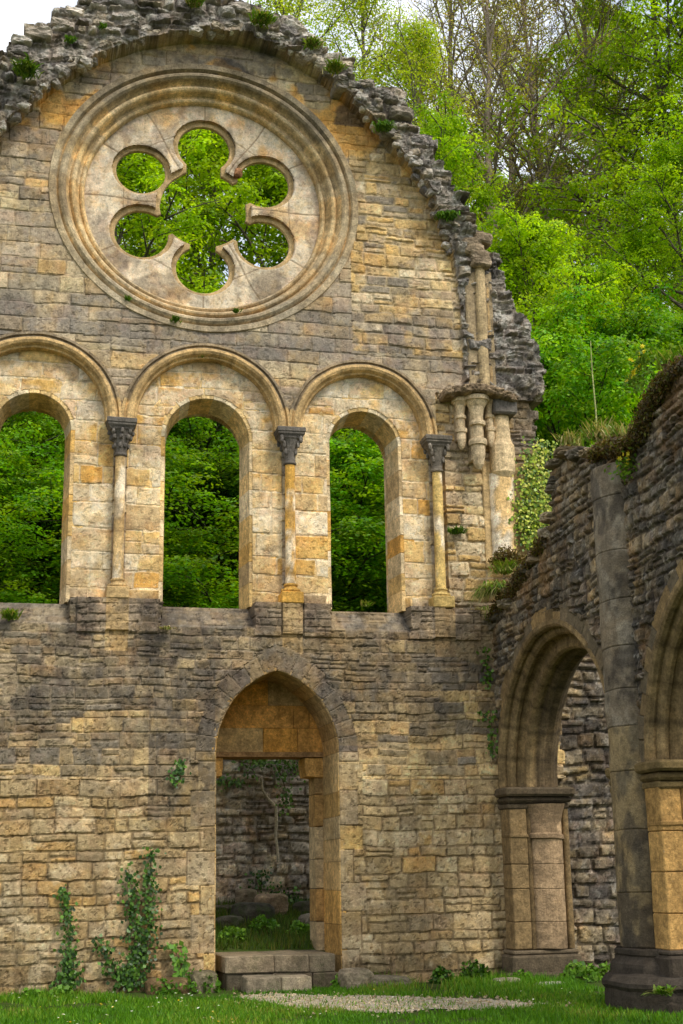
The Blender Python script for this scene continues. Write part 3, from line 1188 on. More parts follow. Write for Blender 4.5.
def dcol():
    return lin(random.choice([(190, 158, 106), (196, 166, 116), (182, 148, 92), (194, 152, 86), (190, 166, 124)])) * random.uniform(.8, 1.08)


for sd in (-1, 1):
    zc, k = -.1, 0
    while zc < DZS - .1:
        hgt = random.uniform(.3, .52)
        if DZS - zc - hgt < .25:
            hgt = DZS - zc
        wd = .09
        xa, xb = DCX + sd * DA, DCX + sd * (DA + wd)
        g_ = dcol()
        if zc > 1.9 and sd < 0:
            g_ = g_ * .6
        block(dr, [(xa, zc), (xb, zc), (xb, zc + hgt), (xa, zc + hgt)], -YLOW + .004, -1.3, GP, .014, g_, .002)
        zc += hgt
        k += 1
o_ = DR - DA
n_ = 7
for sd in (-1, 1):
    cx_ = DCX - sd * o_
    amax = math.acos(o_ / DR)
    for k in range(n_):
        t0, t1 = amax * k / n_, amax * (k + 1) / n_
        w0 = .08
        q = [(cx_ + sd * DR * math.cos(t0), DZS + DR * math.sin(t0)), (cx_ + sd * (DR + w0) * math.cos(t0), DZS + (DR + w0) * math.sin(t0)),
             (cx_ + sd * (DR + w0) * math.cos(t1), DZS + (DR + w0) * math.sin(t1)), (cx_ + sd * DR * math.cos(t1), DZS + DR * math.sin(t1))]
        tm = (t0 + t1) / 2
        q.append((cx_ + sd * DR * math.cos(tm), DZS + DR * math.sin(tm)))
        if k == n_ - 1:
            q[2] = (DCX, q[2][1] + .02)
        block(dr, q, -YLOW + .004, -1.3, GP, .014, lin(random.choice([(176, 142, 92), (160, 134, 94), (186, 146, 84)])) * random.uniform(.8, 1.05), .002)
dr.build('door_surround', M_DRESS, gable, False, .012, 2.0)
# tympanum with its lintel
tm_ = MB()
TY = .82
LZ = onY(268, 757, TY)[1]
zs_ = [LZ + .07, LZ + .42, LZ + .75, LZ + 1.2]
for k in range(3):
    xe = sorted([DCX - DA - .1] + list(rs.uniform(DX0 + .2, DX1 - .2, 3 - (k == 0))) + [DCX + DA + .1])
    for i in range(len(xe) - 1):
        if xe[i + 1] - xe[i] < .05:
            continue
        block(tm_, [(xe[i], zs_[k]), (xe[i + 1], zs_[k]), (xe[i + 1], zs_[k + 1]), (xe[i], zs_[k + 1])], -TY, -1.3, GP, .006,
              lin(random.choice([(196, 142, 66), (190, 146, 80), (178, 130, 66), (170, 140, 92)])) * random.uniform(.85, 1.1), .004)
block(tm_, [(DX0 - .05, LZ), (DX1 + .05, LZ), (DX1 + .05, LZ + .07), (DX0 - .05, LZ + .07)], -TY + .03, -1.3, GP, .012, lin((142, 110, 72)), .002)
tym = tm_.build('tympanum', M_DRESS, gable, False, .008, 2.0)
for sd in (-1, 1):
    cb = MB()
    xa = DCX + sd * (DA + .02)
    xb = DCX + sd * (DA - (.24 if sd < 0 else .27))
    h_ = .28
    q = [(xa, LZ - h_ - .02), (xb + sd * .02, LZ - h_), (xb, LZ - h_ + .12), (xb, LZ - .004), (xa, LZ - .004)]
    block(cb, q, -TY - .02, -1.3, GP, .012, lin((190, 146, 82)), .003)
    # inner jamb under the bracket
    zc = .4
    xj = DCX + sd * (DA - .12)
    while zc < LZ - h_ - .05:
        hg = min(random.uniform(.4, .7), LZ - h_ - zc)
        q = [(xa, zc), (xj, zc), (xj, zc + hg - .005), (xa, zc + hg - .005)]
        block(cb, q, -TY - .06, -1.3, GP, .012, lin(random.choice([(180, 142, 86), (170, 138, 90), (182, 160, 122)])) * random.uniform(.75, .95), .004)
        zc += hg
    cb.build('door_bracket', M_DRESS, gable, False, .008, 2.0)

# ---- vault shaft, corbel cluster, corbelled half column on the right edge
vsft = MB()
xa0, zt_ = onY(462, 248, -.1)
xb0, _ = onY(486, 248, -.1)
_, zb_ = onY(480, 389, -.1)
xm = onY(481, 320, -.1)[0]
n_ = 18
for (dx, yy, rr, cl) in ((-.14, -.05, .072, (150, 136, 112)), (0.015, -.14, .082, (172, 150, 112)), (.14, -.06, .07, (176, 148, 104)), (-.06, -.07, .04, (140, 122, 92)), (.085, -.07, .04, (140, 122, 92))):
    yy += .05
    lathe(vsft, [(rr * (1 if k < 15 else .96), zb_ + (zt_ - .2 - zb_) * k / n_) for k in range(n_ + 1)], (xm + dx, yy, 0), lin(cl), 14)
boxm(vsft, xm - .23, xm + .22, -.08, .3, zb_, zt_ - .35, lin((150, 132, 102)), .02)
for k in range(5):
    boulder(vsft, (xm + rs.uniform(-.15, .12), -.1, zt_ - .25 + .1 * k), (.34, .34, .2), lin((128, 112, 90)) * rs.uniform(.8, 1.1), k, 4, .14)
vsft.build('vault_shaft', M_DRESS, gable, False, .008, 4)

cl_ = MB()
gcol = lin((196, 174, 138))
dcl = lin((120, 102, 78))
ax0, az0 = onY(450, 396, -.25)
ax1, az1 = onY(512, 392, -.25)
for k in range(9):
    t = k / 8
    boulder(cl_, (ax0 + (ax1 - ax0) * t, -.12 - .12 * math.sin(PI * t), az0 + .06 + .05 * math.sin(PI * t * 1.2)), (.2, .42, .15), dcl * rs.uniform(.6, 1.0), k + 3, 4, .2)
for (pxc, pt, pb, rr, yy) in ((460, 400, 450, .07, -.1), (476, 399, 470, .105, -.17), (489, 400, 448, .062, -.1)):
    xc_, zt2 = onY(pxc, pt, yy)
    _, zb2 = onY(pxc, pb, yy)
    H_ = zt2 - zb2
    f_ = H_
    pr = [(rr * 1.95, zt2 + .02), (rr * 1.95, zt2 - .045), (rr * 1.7, zt2 - .05), (rr * 1.15, zt2 - .13 * f_), (rr * .86, zt2 - .26 * f_), (rr * .82, zt2 - .31 * f_), (rr * 1.18, zt2 - .32 * f_), (rr * 1.22, zt2 - .35 * f_), (rr * 1.18, zt2 - .38 * f_),
          (rr * .8, zt2 - .39 * f_), (rr * .8, zt2 - .57 * f_), (rr * 1.3, zt2 - .58 * f_), (rr * 1.36, zt2 - .62 * f_), (rr * 1.3, zt2 - .66 * f_), (rr * 1.05, zt2 - .67 * f_), (rr * 1.0, zt2 - .80 * f_), (rr * .72, zt2 - .93 * f_), (rr * .3, zt2 - .99 * f_), (.0, zb2)]
    lathe(cl_, pr, (xc_, yy, 0), gcol * rs.uniform(.85, 1.05), 16)
    boxm(cl_, xc_ - rr, xc_ + rr, yy, .3, zb2 + .15, zt2, gcol * .7, .01)
cl_.build('corbel_cluster', M_DRESS, gable, False, .004, 5)

hc_ = MB()
xc_, zt3 = onY(500, 425, -.1)
_, zk = onY(500, 440, -.1)
_, zb3 = onY(500, 479, -.1)
boxm(hc_, xc_ - .14, xc_ + .24, -.26, .3, zt3 + .14, zt3 + .42, lin((98, 92, 84)), .03)
lathe(hc_, [(.12, zt3 + .2), (.125, zt3), (.14, zk), (.19, zk - .1), (.195, zk - .25), (.185, zb3 + .1), (.13, zb3 + .02), (0, zb3)], (xc_ + .03, -.06, 0), lin((196, 172, 132)), 20)
xq, zlow = onY(503, 562, 0)
lathe(hc_, [(.2 + .006 * math.sin(k * 2.1), zlow + (zb3 + .1 - zlow) * k / 14) for k in range(15)], (xc_ + .02, .02, 0), lin((206, 172, 118)), 16)
V_ = hc_.v[-1]
hc_.c[-1] = mixv(hc_.c[-1], lin((224, 210, 184)), sst(.48, .6, fbm(V_[:, 0] * 3, V_[:, 2], 2, 71, 3)))
boxm(hc_, xc_ - .28, xc_ + .42, .0, .4, zlow - .1, zb3 + .3, lin((186, 158, 112)), .01)
hc_.build('corbelled_half_column', M_DRESS, gable, False, .006, 4)

# ================================================================== ARCADE WALL (runs from the gable towards the viewer)
arcade = thing('ruined_arcade_wall', 'dark rubble side wall with moulded round arches and a tall half round buttress shaft', 'wall', (XR, -4.5, 0))
AC = [-2.25, -7.08]
AR, AIN, ASP = 2.02, 1.72, 2.58
us = np.arange(-.15, 9.6, .017)
vs = np.arange(-.3, 7.5, .017)
U, Vv = np.meshgrid(us, vs)
x = -U.ravel()           # world y
z = Vv.ravel()
colr = np.zeros((len(x), 3))
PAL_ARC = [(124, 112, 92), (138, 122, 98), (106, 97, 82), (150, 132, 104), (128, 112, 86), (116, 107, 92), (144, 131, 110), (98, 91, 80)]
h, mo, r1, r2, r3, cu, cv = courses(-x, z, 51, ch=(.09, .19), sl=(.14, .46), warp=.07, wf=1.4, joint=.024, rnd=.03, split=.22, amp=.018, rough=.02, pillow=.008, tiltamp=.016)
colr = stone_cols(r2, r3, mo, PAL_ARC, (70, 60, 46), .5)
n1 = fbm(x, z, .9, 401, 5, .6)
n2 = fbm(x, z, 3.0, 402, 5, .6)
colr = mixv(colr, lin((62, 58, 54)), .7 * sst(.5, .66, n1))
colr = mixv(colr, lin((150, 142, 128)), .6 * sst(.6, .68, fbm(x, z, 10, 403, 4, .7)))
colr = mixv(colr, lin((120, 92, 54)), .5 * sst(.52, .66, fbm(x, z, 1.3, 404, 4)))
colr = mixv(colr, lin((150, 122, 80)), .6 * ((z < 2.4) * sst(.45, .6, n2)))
fl = np.zeros(x.shape, bool)
for c in AC:
    fl |= (np.hypot(x - c, z - ASP) < AR + .2) & (z > ASP)
    fl |= (np.abs(x - c) < 2.32) & (z <= ASP + .1)
h = np.where(fl, -.015 + .01 * (fbm(x, z, 8, 433, 3) - .5), h)
colr = np.where(fl[:, None], lin((104, 90, 66)), colr)
h, colr = mottle(x, z, h, colr, 760, 1.0, .8)
ATOP = [onX(a, b, XR) for a, b in [(493, 622), (500, 606), (508, 600), (514, 588), (522, 572), (532, 556), (546, 538), (549, 516), (553, 500), (555, 470), (558, 459), (568, 447), (580, 450), (593, 452), (612, 446), (628, 441),
        (639, 436), (646, 420), (650, 408), (655, 396), (664, 384), (672, 374), (683, 362), (700, 352)]]
ATOP = [(.3, ATOP[0][1] - .5)] + ATOP + [(-8.0, ATOP[-1][1] + .1), (-9.7, ATOP[-1][1] - .2), (-9.7, -1), (.3, -1)]
keep = inpoly(cu * -.7 + x * .3, cv * .7 + z * .3, ATOP)
for c in AC:
    keep &= ~((np.abs(x - c) < 2.0) & (z <= ASP))
    keep &= ~((np.hypot(x - c, z - ASP) < AR + .0) & (z > ASP))
P = np.stack([XR - h.reshape(U.shape), -U, Vv], 2)
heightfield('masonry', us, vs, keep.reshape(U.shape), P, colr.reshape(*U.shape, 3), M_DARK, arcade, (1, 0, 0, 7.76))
# capping stones along the broken top
mb = MB()
for p in along(ATOP, 1, 26, .17):
    s = rs.uniform(.12, .24)
    c = lin(PAL_ARC[rs.integers(len(PAL_ARC))]) * rs.uniform(.7, 1.1)
    for xx in (XR + .12, XR + .45, XR + .72):
        boulder(mb, (xx + rs.normal() * .04, p[0] + rs.normal() * .04, p[1] - s * .3), (.4, s * 1.4, s * .7), c * rs.uniform(.85, 1.15), int(rs.integers(999)), 6, .3, rs.normal() * .2)
zc = -.1
while zc < ATOP[-3][1] - .1:        # broken end of the wall nearest the viewer
    hg = rs.uniform(.13, .22)
    xc = XR + .02
    while xc < 7.72:
        wd = rs.uniform(.18, .42)
        wd = min(wd, 7.8 - xc)
        boulder(mb, (xc + wd / 2, -9.56 + rs.normal() * .02, zc + hg / 2), (wd * 1.02, .26, hg * 1.04), lin(PAL_ARC[rs.integers(len(PAL_ARC))]) * rs.uniform(.7, 1.1), int(rs.integers(999)), 8, .12)
        xc += wd
    zc += hg
mb.build('coping_rubble', M_DARK, arcade)

APROF = [(.06, -.06), (.06, .045), (.0, .05), (-.03, .03), (-.045, -.02), (-.03, -.06), (-.06, -.075), (-.10, -.085), (-.125, -.12), (-.12, -.165), (-.09, -.19), (-.11, -.23), (-.15, -.26), (-.20, -.265), (-.245, -.25),
         (-.285, -.26), (-.31, -.30), (-.305, -.345), (-.28, -.37), (-.29, -.41), (-.325, -.44), (-.335, -.48), (-.31, -.52), (-.32, -.57), (-.335, -.61), (-.31, -.66), (-.25, -.70), (-.20, -.76), (-.02, -.82)]
for ai, c in enumerate(AC):
    m = MB()
    P_, R_ = arc(c, ASP, AR, 0, 180, 97)
    cc = []
    for i in range(len(P_)):
        j = .85 + .3 * h2(np.array([i // 7]), np.array([ai]), 8)[0]
        if i % 7 == 0:
            j *= .6
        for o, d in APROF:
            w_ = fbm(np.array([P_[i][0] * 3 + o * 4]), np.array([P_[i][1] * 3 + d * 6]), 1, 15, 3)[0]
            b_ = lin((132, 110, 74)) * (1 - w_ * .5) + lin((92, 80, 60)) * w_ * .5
            if d < -.38:  # deep soffit mouldings: shade under the arch painted into the colour
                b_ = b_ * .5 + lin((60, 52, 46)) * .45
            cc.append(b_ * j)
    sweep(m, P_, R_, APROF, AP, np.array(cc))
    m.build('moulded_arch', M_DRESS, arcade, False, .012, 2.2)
    # rough ring of arch stones behind the mould on the face
    m = MB()
    nb = 26
    for k in range(nb):
        t0, t1 = PI * k / nb, PI * (k + 1) / nb
        r0, r1_ = AR + .03, AR + .2 + random.uniform(-.03, .08)
        q = [(c + r0 * math.cos(t0), ASP + r0 * math.sin(t0)), (c + r1_ * math.cos(t0), ASP + r1_ * math.sin(t0)), (c + r1_ * math.cos(t1), ASP + r1_ * math.sin(t1)), (c + r0 * math.cos(t1), ASP + r0 * math.sin(t1))]
        block(m, q, .025, -.5, AP, .015, lin(random.choice([(124, 104, 72), (104, 92, 72), (140, 116, 78), (112, 98, 76)])) * random.uniform(.75, 1.1), .012)
    m.build('arch_ring', M_DARK, arcade, False, .02, 3)


def pier(yj, yb, cA, cB, cBase, zb, cap_c):
    """pier whose jamb faces the viewer at y = yj"""
    m = MB()
    boxm(m, 6.95, 7.79, yj + .02, yb, -.2, 2.5, cA * .8, .02)
    zs = [zb]
    while zs[-1] < 1.9:
        zs.append(zs[-1] + random.uniform(.3, .5))
    zs[-1] = 2.36
    for a, b in zip(zs[:-1], zs[1:]):
        j = random.uniform(.85, 1.12)
        boxm(m, 6.91, 7.16, yj - .06, yj + .3, a + .002, b - .002, cA * j, .012)
        lathe(m, [(.235, a + .003), (.24, a + .012), (.24, b - .012), (.235, b - .003)], (7.46, yj + .03, 0), cB * random.uniform(.88, 1.1), 18, 180, 360, 1, .75)
        lathe(m, [(.05, a + .002), (.05, b - .002)], (7.75, yj - .01, 0), cA * .95 * j, 10, 150, 390)
        lathe(m, [(.04, a + .002), (.04, b - .002)], (7.2, yj - .01, 0), cA * .6 * j, 8, 150, 390)
    o = m.build('pier', M_DRESS, arcade, False, .016, 2.2)
    m = MB()
    # bell and neck ring, then the moulded impost that wraps the jamb and the face
    lathe(m, [(.23, 1.88), (.275, 1.9), (.275, 1.95), (.24, 1.975), (.245, 2.1), (.275, 2.25), (.32, 2.37)], (7.46, yj + .03, 0), cB * .7, 18, 180, 360, 1, .8)
    boxm(m, 6.9, 7.18, yj - .085, yj + .3, 1.9, 1.96, cA * .8, .015)
    boxm(m, 6.895, 7.8, yj - .09, yb - .001, 2.30, 2.38, cap_c * .9, .02)
    boxm(m, 6.88, 7.83, yj - .14, yb - .002, 2.385, 2.47, cap_c * .75, .03)
    boxm(m, 6.84, 7.87, yj - .21, yb - .003, 2.475, 2.60, cap_c, .03)
    m.build('impost_capital', M_DARK, o, False, .02, 3)
    m = MB()
    boxm(m, 6.83, 7.84, yj - .17, yb + .01, -.2, zb - .06, cBase, .03)
    boxm(m, 6.86, 7.82, yj - .12, yb + .01, zb - .058, zb, cBase * 1.2, .02)
    boxm(m, 6.76, 7.88, yj - .26, yb + .02, -.25, .12, cBase * .85, .03)
    m.build('pier_base', M_DARK, o, False, .025, 2.5)
    return o


pier(-.45, .2, lin((128, 106, 72)), lin((146, 122, 92)), lin((92, 80, 62)), .41, lin((86, 74, 56)))
pier(-5.2, -3.97, lin((176, 138, 82)), lin((180, 142, 86)), lin((64, 56, 46)), .62, lin((112, 94, 60)))
pier(-9.5, -8.8, lin((170, 138, 84)), lin((176, 144, 92)), lin((64, 56, 46)), .6, lin((86, 74, 56)))
# tall half round shaft with its moulded base
m = MB()
sy = -4.53
zt = onX(610, 458, XR - .2)[1]
zz = [.62]
while zz[-1] < zt - .3:
    zz.append(zz[-1] + random.uniform(.42, .7))
zz[-1] = zt
for k, (a, b) in enumerate(zip(zz[:-1], zz[1:])):
    up_ = a > 3.0
    cS = lin((116, 104, 86)) * random.uniform(.88, 1.08) if up_ else lin((134, 116, 84)) * random.uniform(.9, 1.1)
    n_ = 26
    rr = .345 + random.uniform(-.004, .004)
    pr = [(rr - .012, a + .002), (rr, a + .014)] + [(rr, a + (b - a) * q / n_) for q in range(1, n_)] + [(rr, b - .014), (rr - .012, b - .002)]
    lathe(m, pr, (XR + .02, sy, 0), cS, 44, 90, 270, .66, 1)
    V_ = m.v[-1]
    m.c[-1] = mixv(m.c[-1], lin((142, 132, 114)) if up_ else lin((86, 80, 68)), .6 * sst(.5, .62, fbm(V_[:, 1] * 2, V_[:, 2], 3, 61, 4)))
    m.c[-1] = mixv(m.c[-1], lin((60, 54, 48)), .7 * sst(.5, .62, fbm(V_[:, 1] * 2, V_[:, 2], 2.2, 63, 5, .6)))
sh_o = m.build('buttress_shaft', M_DARK, arcade, False, .018, 2.5)
m = MB()
cB_ = lin((62, 55, 46))
lathe(m, [(.44, .62), (.46, .6), (.46, .55), (.44, .53), (.47, .49), (.52, .45), (.53, .41), (.53, .08)], (XR + .08, sy - .06, 0), cB_ * 1.15, 8, 90, 270, .85, 1.1)
lathe(m, [(.45, .36), (.60, .34), (.66, .28), (.66, .24), (.62, .2), (.63, .14), (.63, -.3)], (XR + .08, sy - .15, 0), cB_, 8, 90, 270, .85, 1.3)
boxm(m, XR + .0, XR + .35, -5.3, -3.75, -.3, .5, cB_, .02)
m.build('shaft_base', M_DARK, sh_o, False, .03, 2.5)


# ================================================================== walls seen through the openings
def plain_wall(name, part, label, x0, x1, y, z0, top, seed, pal, mc, depth, mat=M_DARK, res=.024, ch=(.12, .24), sl=(.2, .6), extra=None, grime=.7):
    t = thing(name, label, 'wall', ((x0 + x1) / 2, y, z0))
    us = np.arange(x0, x1, res)
    vs = np.arange(z0, max(p[1] for p in top) + .3, res)
    U, Vv = np.meshgrid(us, vs)
    x, z = U.ravel(), Vv.ravel()
    h, mo, r1, r2, r3, a, b = courses(x, z, seed, ch=ch, sl=sl, warp=.06, joint=.025, rnd=.045, split=.18, amp=.025, rough=.018, pillow=.02, tiltamp=.02)
    c = stone_cols(r2, r3, mo, pal, mc, .4)
    c = mixv(c, lin((70, 64, 58)), grime * sst(.46, .62, fbm(x, z, .9, seed + 50, 5, .6)))
    c = mixv(c, lin((150, 142, 128)), .5 * sst(.6, .68, fbm(x, z, 8, seed + 51, 4, .7)))
    h, c = mottle(x, z, h, c, seed + 800)
    poly = [(x0 - .1, z0 - 1)] + top + [(x1 + .1, z0 - 1)]
    k = inpoly(a * .75 + x * .25, b * .75 + z * .25, poly)
    bs = y + (extra(x, z) if extra is not None else 0 * x)
    heightfield(part, us, vs, k.reshape(U.shape), np.stack([U, (bs - h).reshape(U.shape), Vv], 2), c.reshape(*U.shape, 3), mat, t, (0, 1, 0, y + depth))
    return t


plain_wall('chapel_wall', 'masonry', 'tan and grey rubble end wall seen through the first arch of the side wall', 7.4, 12.6, .02, -.25, [(7.9, 5.2), (8.6, 5.0), (9.4, 4.7), (10.3, 4.75), (11.2, 4.3), (12.7, 4.2)], 61,
           [(150, 134, 106), (138, 124, 100), (120, 108, 92), (160, 144, 112), (110, 101, 90), (130, 116, 94)], (84, 74, 58), .9)
plain_wall('courtyard_wall', 'masonry', 'shaded grey rubble wall with hanging ivy seen through the pointed doorway', 0.6, 8.4, 4.7, .35, [(.5, 4.1), (2, 4.3), (3.5, 4.25), (5, 4.3), (6.5, 4.2), (8.5, 4.0)], 62,
           [(186, 174, 152), (172, 160, 140), (194, 182, 160), (160, 148, 130), (178, 162, 136)], (150, 140, 122), .7, grime=.2, extra=lambda x, z: np.where((x > 3.3) & (x < 4.02), -.22, 0.0))

# ================================================================== GROUND
def terr(x, y):
    n = .05 * (fbm(x, y, .6, 501, 4) - .5)
    f = np.zeros_like(x)
    f = f + .42 * sst(.35, .9, y) * (x < 8.0)
    f = f + np.clip((y - .9) / 3.8, 0, 1) * .62
    f = f + np.clip((y - 5.4), 0, 70) * .50 + np.clip(y - 5.0, 0, 1.5) * .5
    f = f + np.clip(y - 70, 0, 60) * .15
    big = np.clip((y - 7) / 20, 0, 1)
    f = f + big * 2.2 * (fbm(x, y, .06, 502, 3) - .5)
    f = f + .12 * sst(-1.2, .2, y) * (y < .3) * sst(5.5, 7.5, x) * 0
    return f + n


def axis(lo, hi, a, b, d, g=1.14):
    v = list(np.arange(a, b, d))
    s = d
    t = b
    while t < hi:
        v.append(t)
        s *= g
        t += s
    s = d
    t = a
    while t > lo:
        s *= g
        t -= s
        v.insert(0, t)
    return np.array(v)


gx = axis(-260, 260, -5, 14, .14)
gy = axis(-260, 260, -9, 8, .14)
GX, GY = np.meshgrid(gx, gy)
GZ = terr(GX.ravel(), GY.ravel())
n_ = len(gx)
idx = np.arange(GX.size).reshape(GX.shape)
Q = np.stack([idx[:-1, :-1].ravel(), idx[:-1, 1:].ravel(), idx[1:, 1:].ravel(), idx[1:, :-1].ravel()], 1)
me = npmesh('ground', np.stack([GX.ravel(), GY.ravel(), GZ], 1), Q, None, True)
M_GROUND = ground_mat('turf_soil', [(.030, .040, .010), (.045, .075, .010), (.06, .055, .022)], 1)
g = link('ground', me, M_GROUND)
g['kind'] = 'structure'

# gravel path
PATHP = [(2.9, -1.35), (3.4, -1.15), (3.9, -1.55), (4.5, -1.9), (5.2, -2.5), (5.7, -3.2), (6.1, -3.9), (5.6, -4.35), (4.9, -4.3), (4.3, -4.1), (3.7, -3.75), (3.3, -3.2), (2.95, -2.2)]
gxs = np.arange(2.2, 6.8, .03)
gys = np.arange(-4.9, -.8, .03)
A_, B_ = np.meshgrid(gxs, gys)
xa, ya = A_.ravel(), B_.ravel()
kk = inpoly(xa + .6 * (fbm(xa, ya, 2.2, 511, 6, .7) - .5), ya + .9 * (fbm(xa, ya, 2.2, 512, 6, .7) - .5), PATHP).reshape(A_.shape)
zz_ = (terr(xa, ya) + .006 + .012 * fbm(xa, ya, 14, 513, 3)).reshape(A_.shape)
M_PATH = ground_mat('gravel', [(.22, .18, .11), (.40, .34, .24), (.50, .44, .33)], 6, .25)
p_ = heightfield('gravel_path', gxs, gys, kk, np.stack([A_, B_, zz_], 2), np.ones((*A_.shape, 3)) * .4, M_PATH, None)
p_['kind'] = 'structure'
n_ = 3600
rsp = np.random.default_rng(31)
px_ = rsp.uniform(2.3, 6.7, n_)
py_ = rsp.uniform(-4.8, -.9, n_)
ok = inpoly(px_ + .8 * (rsp.uniform(0, 1, n_) - .5), py_ + .9 * (rsp.uniform(0, 1, n_) - .5), PATHP)
px_, py_ = px_[ok], py_[ok]
n_ = len(px_)
ps = rsp.uniform(.008, .026, n_)
OC = np.array([(1, 0, 0), (0, 1, 0), (-1, 0, 0), (0, -1, 0), (0, 0, .7), (0, 0, -.7)], float)
OT = np.array([(0, 1, 4), (1, 2, 4), (2, 3, 4), (3, 0, 4), (1, 0, 5), (2, 1, 5), (3, 2, 5), (0, 3, 5)])
PV = np.stack([px_, py_, terr(px_, py_) + .012], 1)[:, None, :] + (OC[None] + rsp.normal(size=(n_, 6, 3)) * .2) * ps[:, None, None]
PT = (OT[None] + 6 * np.arange(n_)[:, None, None]).reshape(-1, 3)
pcx = palette(rsp.uniform(0, 1, n_), [(176, 158, 124), (160, 142, 108), (192, 176, 144), (140, 122, 92)])
o = link('gravel_stones', npmesh('gravel_stones', PV.reshape(-1, 3), PT, np.repeat(pcx, 6, 0)), M_DRESS)
tag(o, 'loose pale gravel stones strewn over the path', 'gravel', kind='stuff')


# ------------------------------------------------------------------ foliage builders
def quads_from(C, A, B):
    """rhombic leaves: centre, long half axis, short half axis"""
    n = len(C)
    V = np.empty((n, 4, 3))
    V[:, 0] = C - A
    V[:, 1] = C + B + A * .1
    V[:, 2] = C + A
    V[:, 3] = C - B + A * .1
    return V.reshape(-1, 3), np.arange(n * 4).reshape(n, 4)


def unit(v):
    return v / np.maximum(np.linalg.norm(v, axis=1), 1e-9)[:, None]


def leaves(C, size, rs, cols, up=.6, val=.35, hang=.0, asp=.55):
    """one leaf per centre, cols (n,3) or palette list"""
    n = len(C)
    N = unit(rs.normal(size=(n, 3)) * (1 - up) + np.array([0, 0, 1]) * up)
    a = rs.normal(size=(n, 3))
    a[:, 2] -= hang
    a = unit(a - N * (a * N).sum(1)[:, None])
    b = np.cross(N, a)
    s = size * rs.uniform(.65, 1.3, n)
    V, Q = quads_from(C, a * (s * .5)[:, None], b * (s * .5 * asp)[:, None])
    if isinstance(cols, list):
        cols = palette(rs.uniform(0, 1, n), cols)
    cols = cols * rs.uniform(1 - val, 1 + val, n)[:, None]
    return V, Q, np.repeat(cols, 4, 0)


def tube(mb, pts, r, col, k=5):
    pts = np.asarray(pts, float)
    n = len(pts)
    T = np.gradient(pts, axis=0)
    T = unit(T)
    ref = np.array([.31, .87, .38])
    a = unit(np.cross(T, ref))
    b = np.cross(T, a)
    t = np.arange(k) * 2 * PI / k
    V = pts[:, None, :] + np.asarray(r)[:, None, None] * (np.cos(t)[None, :, None] * a[:, None, :] + np.sin(t)[None, :, None] * b[:, None, :])
    Q = []
    for i in range(n - 1):
        for j in range(k):
            j2 = (j + 1) % k
            Q.append((i * k + j, i * k + j2, (i + 1) * k + j2, (i + 1) * k + j))
    mb.add(V.reshape(-1, 3), Q, None, col)


